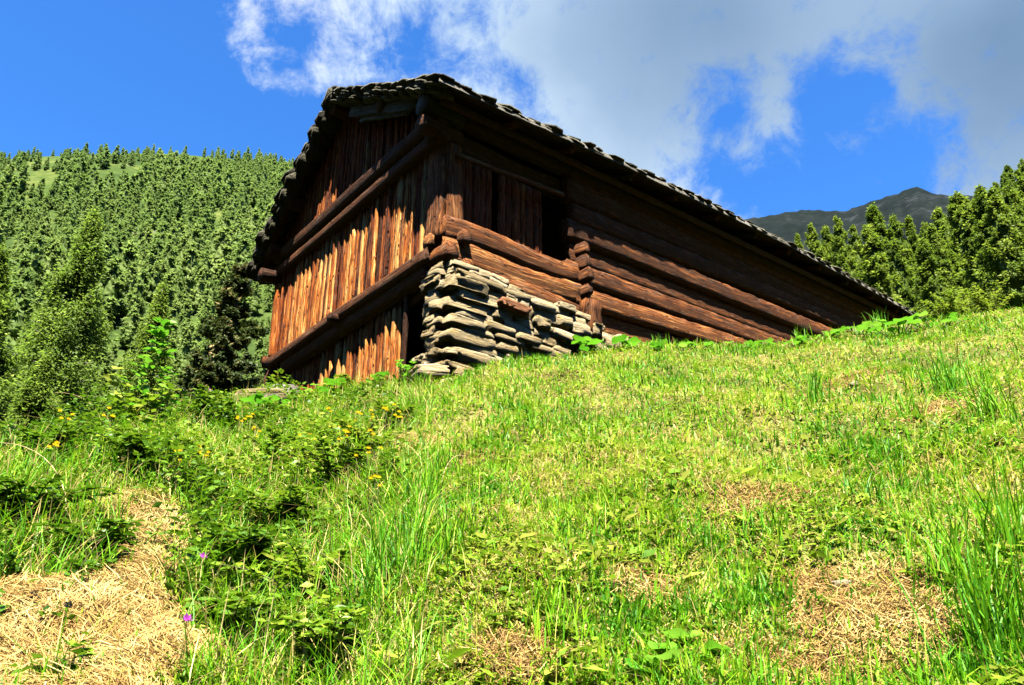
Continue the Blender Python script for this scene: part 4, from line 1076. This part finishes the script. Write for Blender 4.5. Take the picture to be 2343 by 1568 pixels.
# tall single grass tufts
def tuft(loc, n, h, label, tint=.3, seed=0, sp=.085, lean=.30):
    P = np.array(loc)[None, :]*0+np.stack([rng.normal(0, sp, n), rng.normal(0, sp, n), np.zeros(n)], -1)
    P[:, 2] = gh(P[:, 0]+loc[0], P[:, 1]+loc[1])-loc[2]
    m_ = Mass(); m_.add(*blades(P, rng.uniform(.5, 1, n)*h, np.full(n, .0075)*(1+np.linalg.norm(loc)*.05), np.abs(rng.normal(lean, .18, n)), np.clip(rng.normal(tint, .1, n), 0, .62), segs=3))
    o = mkobj('grass_tuft', m_.mesh('grass_tuft'), GRASS, loc=tuple(loc)); tag(o, label, 'grass tuft', 'tall grass tufts on the slope')
for i, (bx, by, n, h, ti, lab) in enumerate([(900, 1330, 150, .62, .22, 'tall dark green grass tuft left of the meadow centre'), (960, 1180, 120, .50, .28, 'tall grass tuft above and right of the darkest tuft'), (1010, 1090, 90, .42, .3, 'upper grass tuft near the yellow flowers'),
    (830, 1430, 60, .60, .12, 'slender dark blades standing at the edge of the brambles'), (1270, 1440, 130, .30, .4, 'bright green tuft in the lower middle of the meadow'), (1870, 920, 90, .55, .22, 'tall tuft high on the meadow below the log wall'),
    (2170, 900, 110, .72, .25, 'tall tuft near the crest at the right'), (2270, 960, 100, .70, .3, 'tall blades by the right picture edge'), (2290, 1480, 170, .55, .2, 'dense dark tuft in the bottom right corner'),
    (2180, 1330, 110, .45, .3, 'tuft right of the dry hay heap'), (2080, 960, 60, .42, .3, 'tuft between the two tall crest tufts'), (1760, 1230, 70, .3, .3, 'loose tuft left of the hay heap'), (1980, 1160, 60, .34, .12, 'dark tuft with a folded dock leaf above the hay heap'),
    (1015, 1290, 80, .42, .32, 'tuft right of the tall dark one'), (1830, 760, 40, .5, .3, 'thin stalks on the crest before the shaded log wall'), (2010, 745, 50, .55, .25, 'upright stalks on the crest before the low roof end'), (1510, 800, 60, .42, .3, 'grass stalks against the lit log wall'),
    (1230, 830, 160, .22, .25, 'soft green mound of grass at the foot of the stones'), (2320, 1260, 120, .6, .28, 'long blades leaning in from the right edge')]):
    tuft(ground_hit(bx, by), int(n*.75), h*.92, lab, ti+.08)

# flowers
def flower(loc, h, label, mat, cat, group, r=.018, seed=0, nf=1, name='flower'):
    r_ = np.random.default_rng(seed); root = empty(name, tuple(loc)); tag(root, label, cat, group); st = MB()
    bl = MB()
    for q in range(nf):
        tip = np.array([r_.normal(0, .035), r_.normal(0, .035), h*(.85+.3*r_.random())]) if nf > 1 else np.array([r_.normal(0, .03), r_.normal(0, .03), h])
        log(st, (0, 0, 0), tip, .0022, .0016, 5, 2, .05)
        for i in range(16):
            a = i*2.4; e = .25+1.1*(i/16); d = np.array([math.cos(a)*math.cos(e), math.sin(a)*math.cos(e), math.sin(e)]); s_ = unit(np.cross(d, (0, 0, 1))); L = r*(.8+.4*r_.random())
            bl.add([tip, tip+d*L*.6-s_*L*.22, tip+d*L, tip+d*L*.6+s_*L*.22], [(0, 1, 2, 3)])
    st.build('stem', STEM, root); bl.build('blossom', mat, root)
for i, (bx, by, lab) in enumerate([(560, 1438, 'purple knapweed blossom at the bottom, the brightest one'), (407, 1495, 'purple knapweed blossom nearest the bottom edge beside the hay'), (465, 1320, 'pale purple knapweed blossom higher on the bank'), (475, 898, 'tiny purple blossom in the bramble thicket below the barn')]):
    g = ground_hit(bx, by+40); d = pdir(bx, by); k = math.hypot(g[0], g[1])/math.hypot(d[0], d[1]); top = d*k
    flower(g, max(.2, top[2]-g[2]+.03), lab, PURPLE, 'flower', 'purple knapweeds on the bank', .036 if i < 3 else .05, 70+i, name='knapweed')
yl = [(765, 1022), (790, 1040), (833, 1112), (840, 1055), (812, 1000), (850, 1000), (905, 1000), (880, 985), (780, 1058), (745, 975), (408, 1120), (455, 1100), (130, 1012), (100, 1090), (235, 1000), (860, 1180), (538, 1000), (566, 1000), (690, 1050), (575, 1040)]
for i, (bx, by) in enumerate(yl):
    g = ground_hit(bx, by+22)
    flower(g, .33, 'cluster of small yellow vetch blossoms among the bank grass', YELLOW, 'flower', 'yellow vetch clusters on the bank', .019*(1+.05*np.linalg.norm(g)), 90+i, 4, name='yellow_vetch')

# dry bent stalks over the bank edge
for i, (bx, by, az, h, lab) in enumerate([(240, 960, 200, .75, 'dry seed stalk arching left over the bank edge'), (330, 950, 190, .6, 'dry stalk arching beside the sapling'), (150, 1190, 170, .9, 'long pale stalk bending in from the left edge'), (420, 925, 20, .5, 'dry stalk leaning right of the sapling'), (1010, 1110, 60, .45, 'straw-coloured stalk in the meadow above the tufts')]):
    g = ground_hit(bx, by); st = MB(); p0 = np.zeros(3); a = R(az)
    pts = [np.array([math.cos(a)*h*.75*s_**1.7, math.sin(a)*h*.3*s_**1.7, h*(s_-.42*s_**2.6)]) for s_ in np.linspace(0, 1, 12)]
    for q in range(11): log(st, pts[q], pts[q+1], .0038-.0022*q/11, .0036-.0022*q/11, 5, 1, 0)
    o = st.build('dry_stalk', DRYST); o.location = tuple(g); tag(o, lab, 'stalk', 'dry stalks on the slope')
    for q in range(8, 12): pass

# grey driftwood / stones at the left barn corner and on the slope
def rock(px, py, dims, label, mat=STONE, t=.6, rot=0, lift=.03, name='rock'):
    g = ground_hit(px, py); m_ = MB(); c, s = math.cos(rot), math.sin(rot)
    stone(m_, (0, 0, 0), dims, ((c, s, .1), (-s, c, 0), (0, 0, 1)), t, .22, .5)
    o = m_.build(name, mat); o.location = (g[0], g[1], g[2]+lift); tag(o, label, 'rock'); return o
rock(590, 905, (.40, .22, .14), 'dark grey layered rock beside the foundation post', STONE, .35, .3, .08)
rock(640, 912, (.30, .2, .13), 'pale grey pointed rock leaning by the elder shoot', GREYW, .9, .5, .10)
rock(600, 935, (.28, .18, .10), 'pale flat rock half under the broad-leaved plant', GREYW, .9, -.2, .06)
rock(1000, 855, (.42, .3, .15), 'rough stone sunk in the grass at the foot of the footing', STONE, .7, .5, .04)
m_ = MB(); g = ground_hit(972, 862)
board(m_, (0, 0, 0), (.0, 0, .34), (1, 0, 0), (0, -1, 0), .035, .02, 4, .003, .8, .2); o = m_.build('wooden_stake', GREYW); o.location = tuple(g); tag(o, 'thin grey stake standing against the stone footing by the door', 'stake')

# thin seed heads standing above the turf
n = 900; x, y, r, a = sector(n, 3.0, 14.5, -12, 46, p=1.4); m = ~in_barn(x, y, .2) & (hayness(x, y) < .4); x, y, r = x[m], y[m], r[m]; n = len(x)
sh = Mass(); H = rng.uniform(.18, .36, n)
sh.add(*blades(onground(x, y), H, .0028*(1+r*.08), np.abs(rng.normal(.25, .15, n)), np.clip(rng.normal(.74, .06, n), 0, 1), segs=3))
o = mkobj('seed_stalks', sh.mesh('seed_stalks'), GRASS); tag(o, 'thin dry seed stalks standing above the short turf', 'grass', kind='stuff')
for i, (bx, by, dx, lab) in enumerate([(1925, 1348, .05, 'small white stone lying in the dry hay heap'), (1955, 885, .06, 'pale stone chip in the upper meadow below the roof end'), (70, 1330, .05, 'whitish stone at the upper rim of the hay'), (1215, 1160, .03, 'tiny pale pebble in the middle of the meadow')]):
    rock(bx, by, (dx, dx*.7, dx*.4), lab, STONE, .98, i, dx*.5, 'stone')
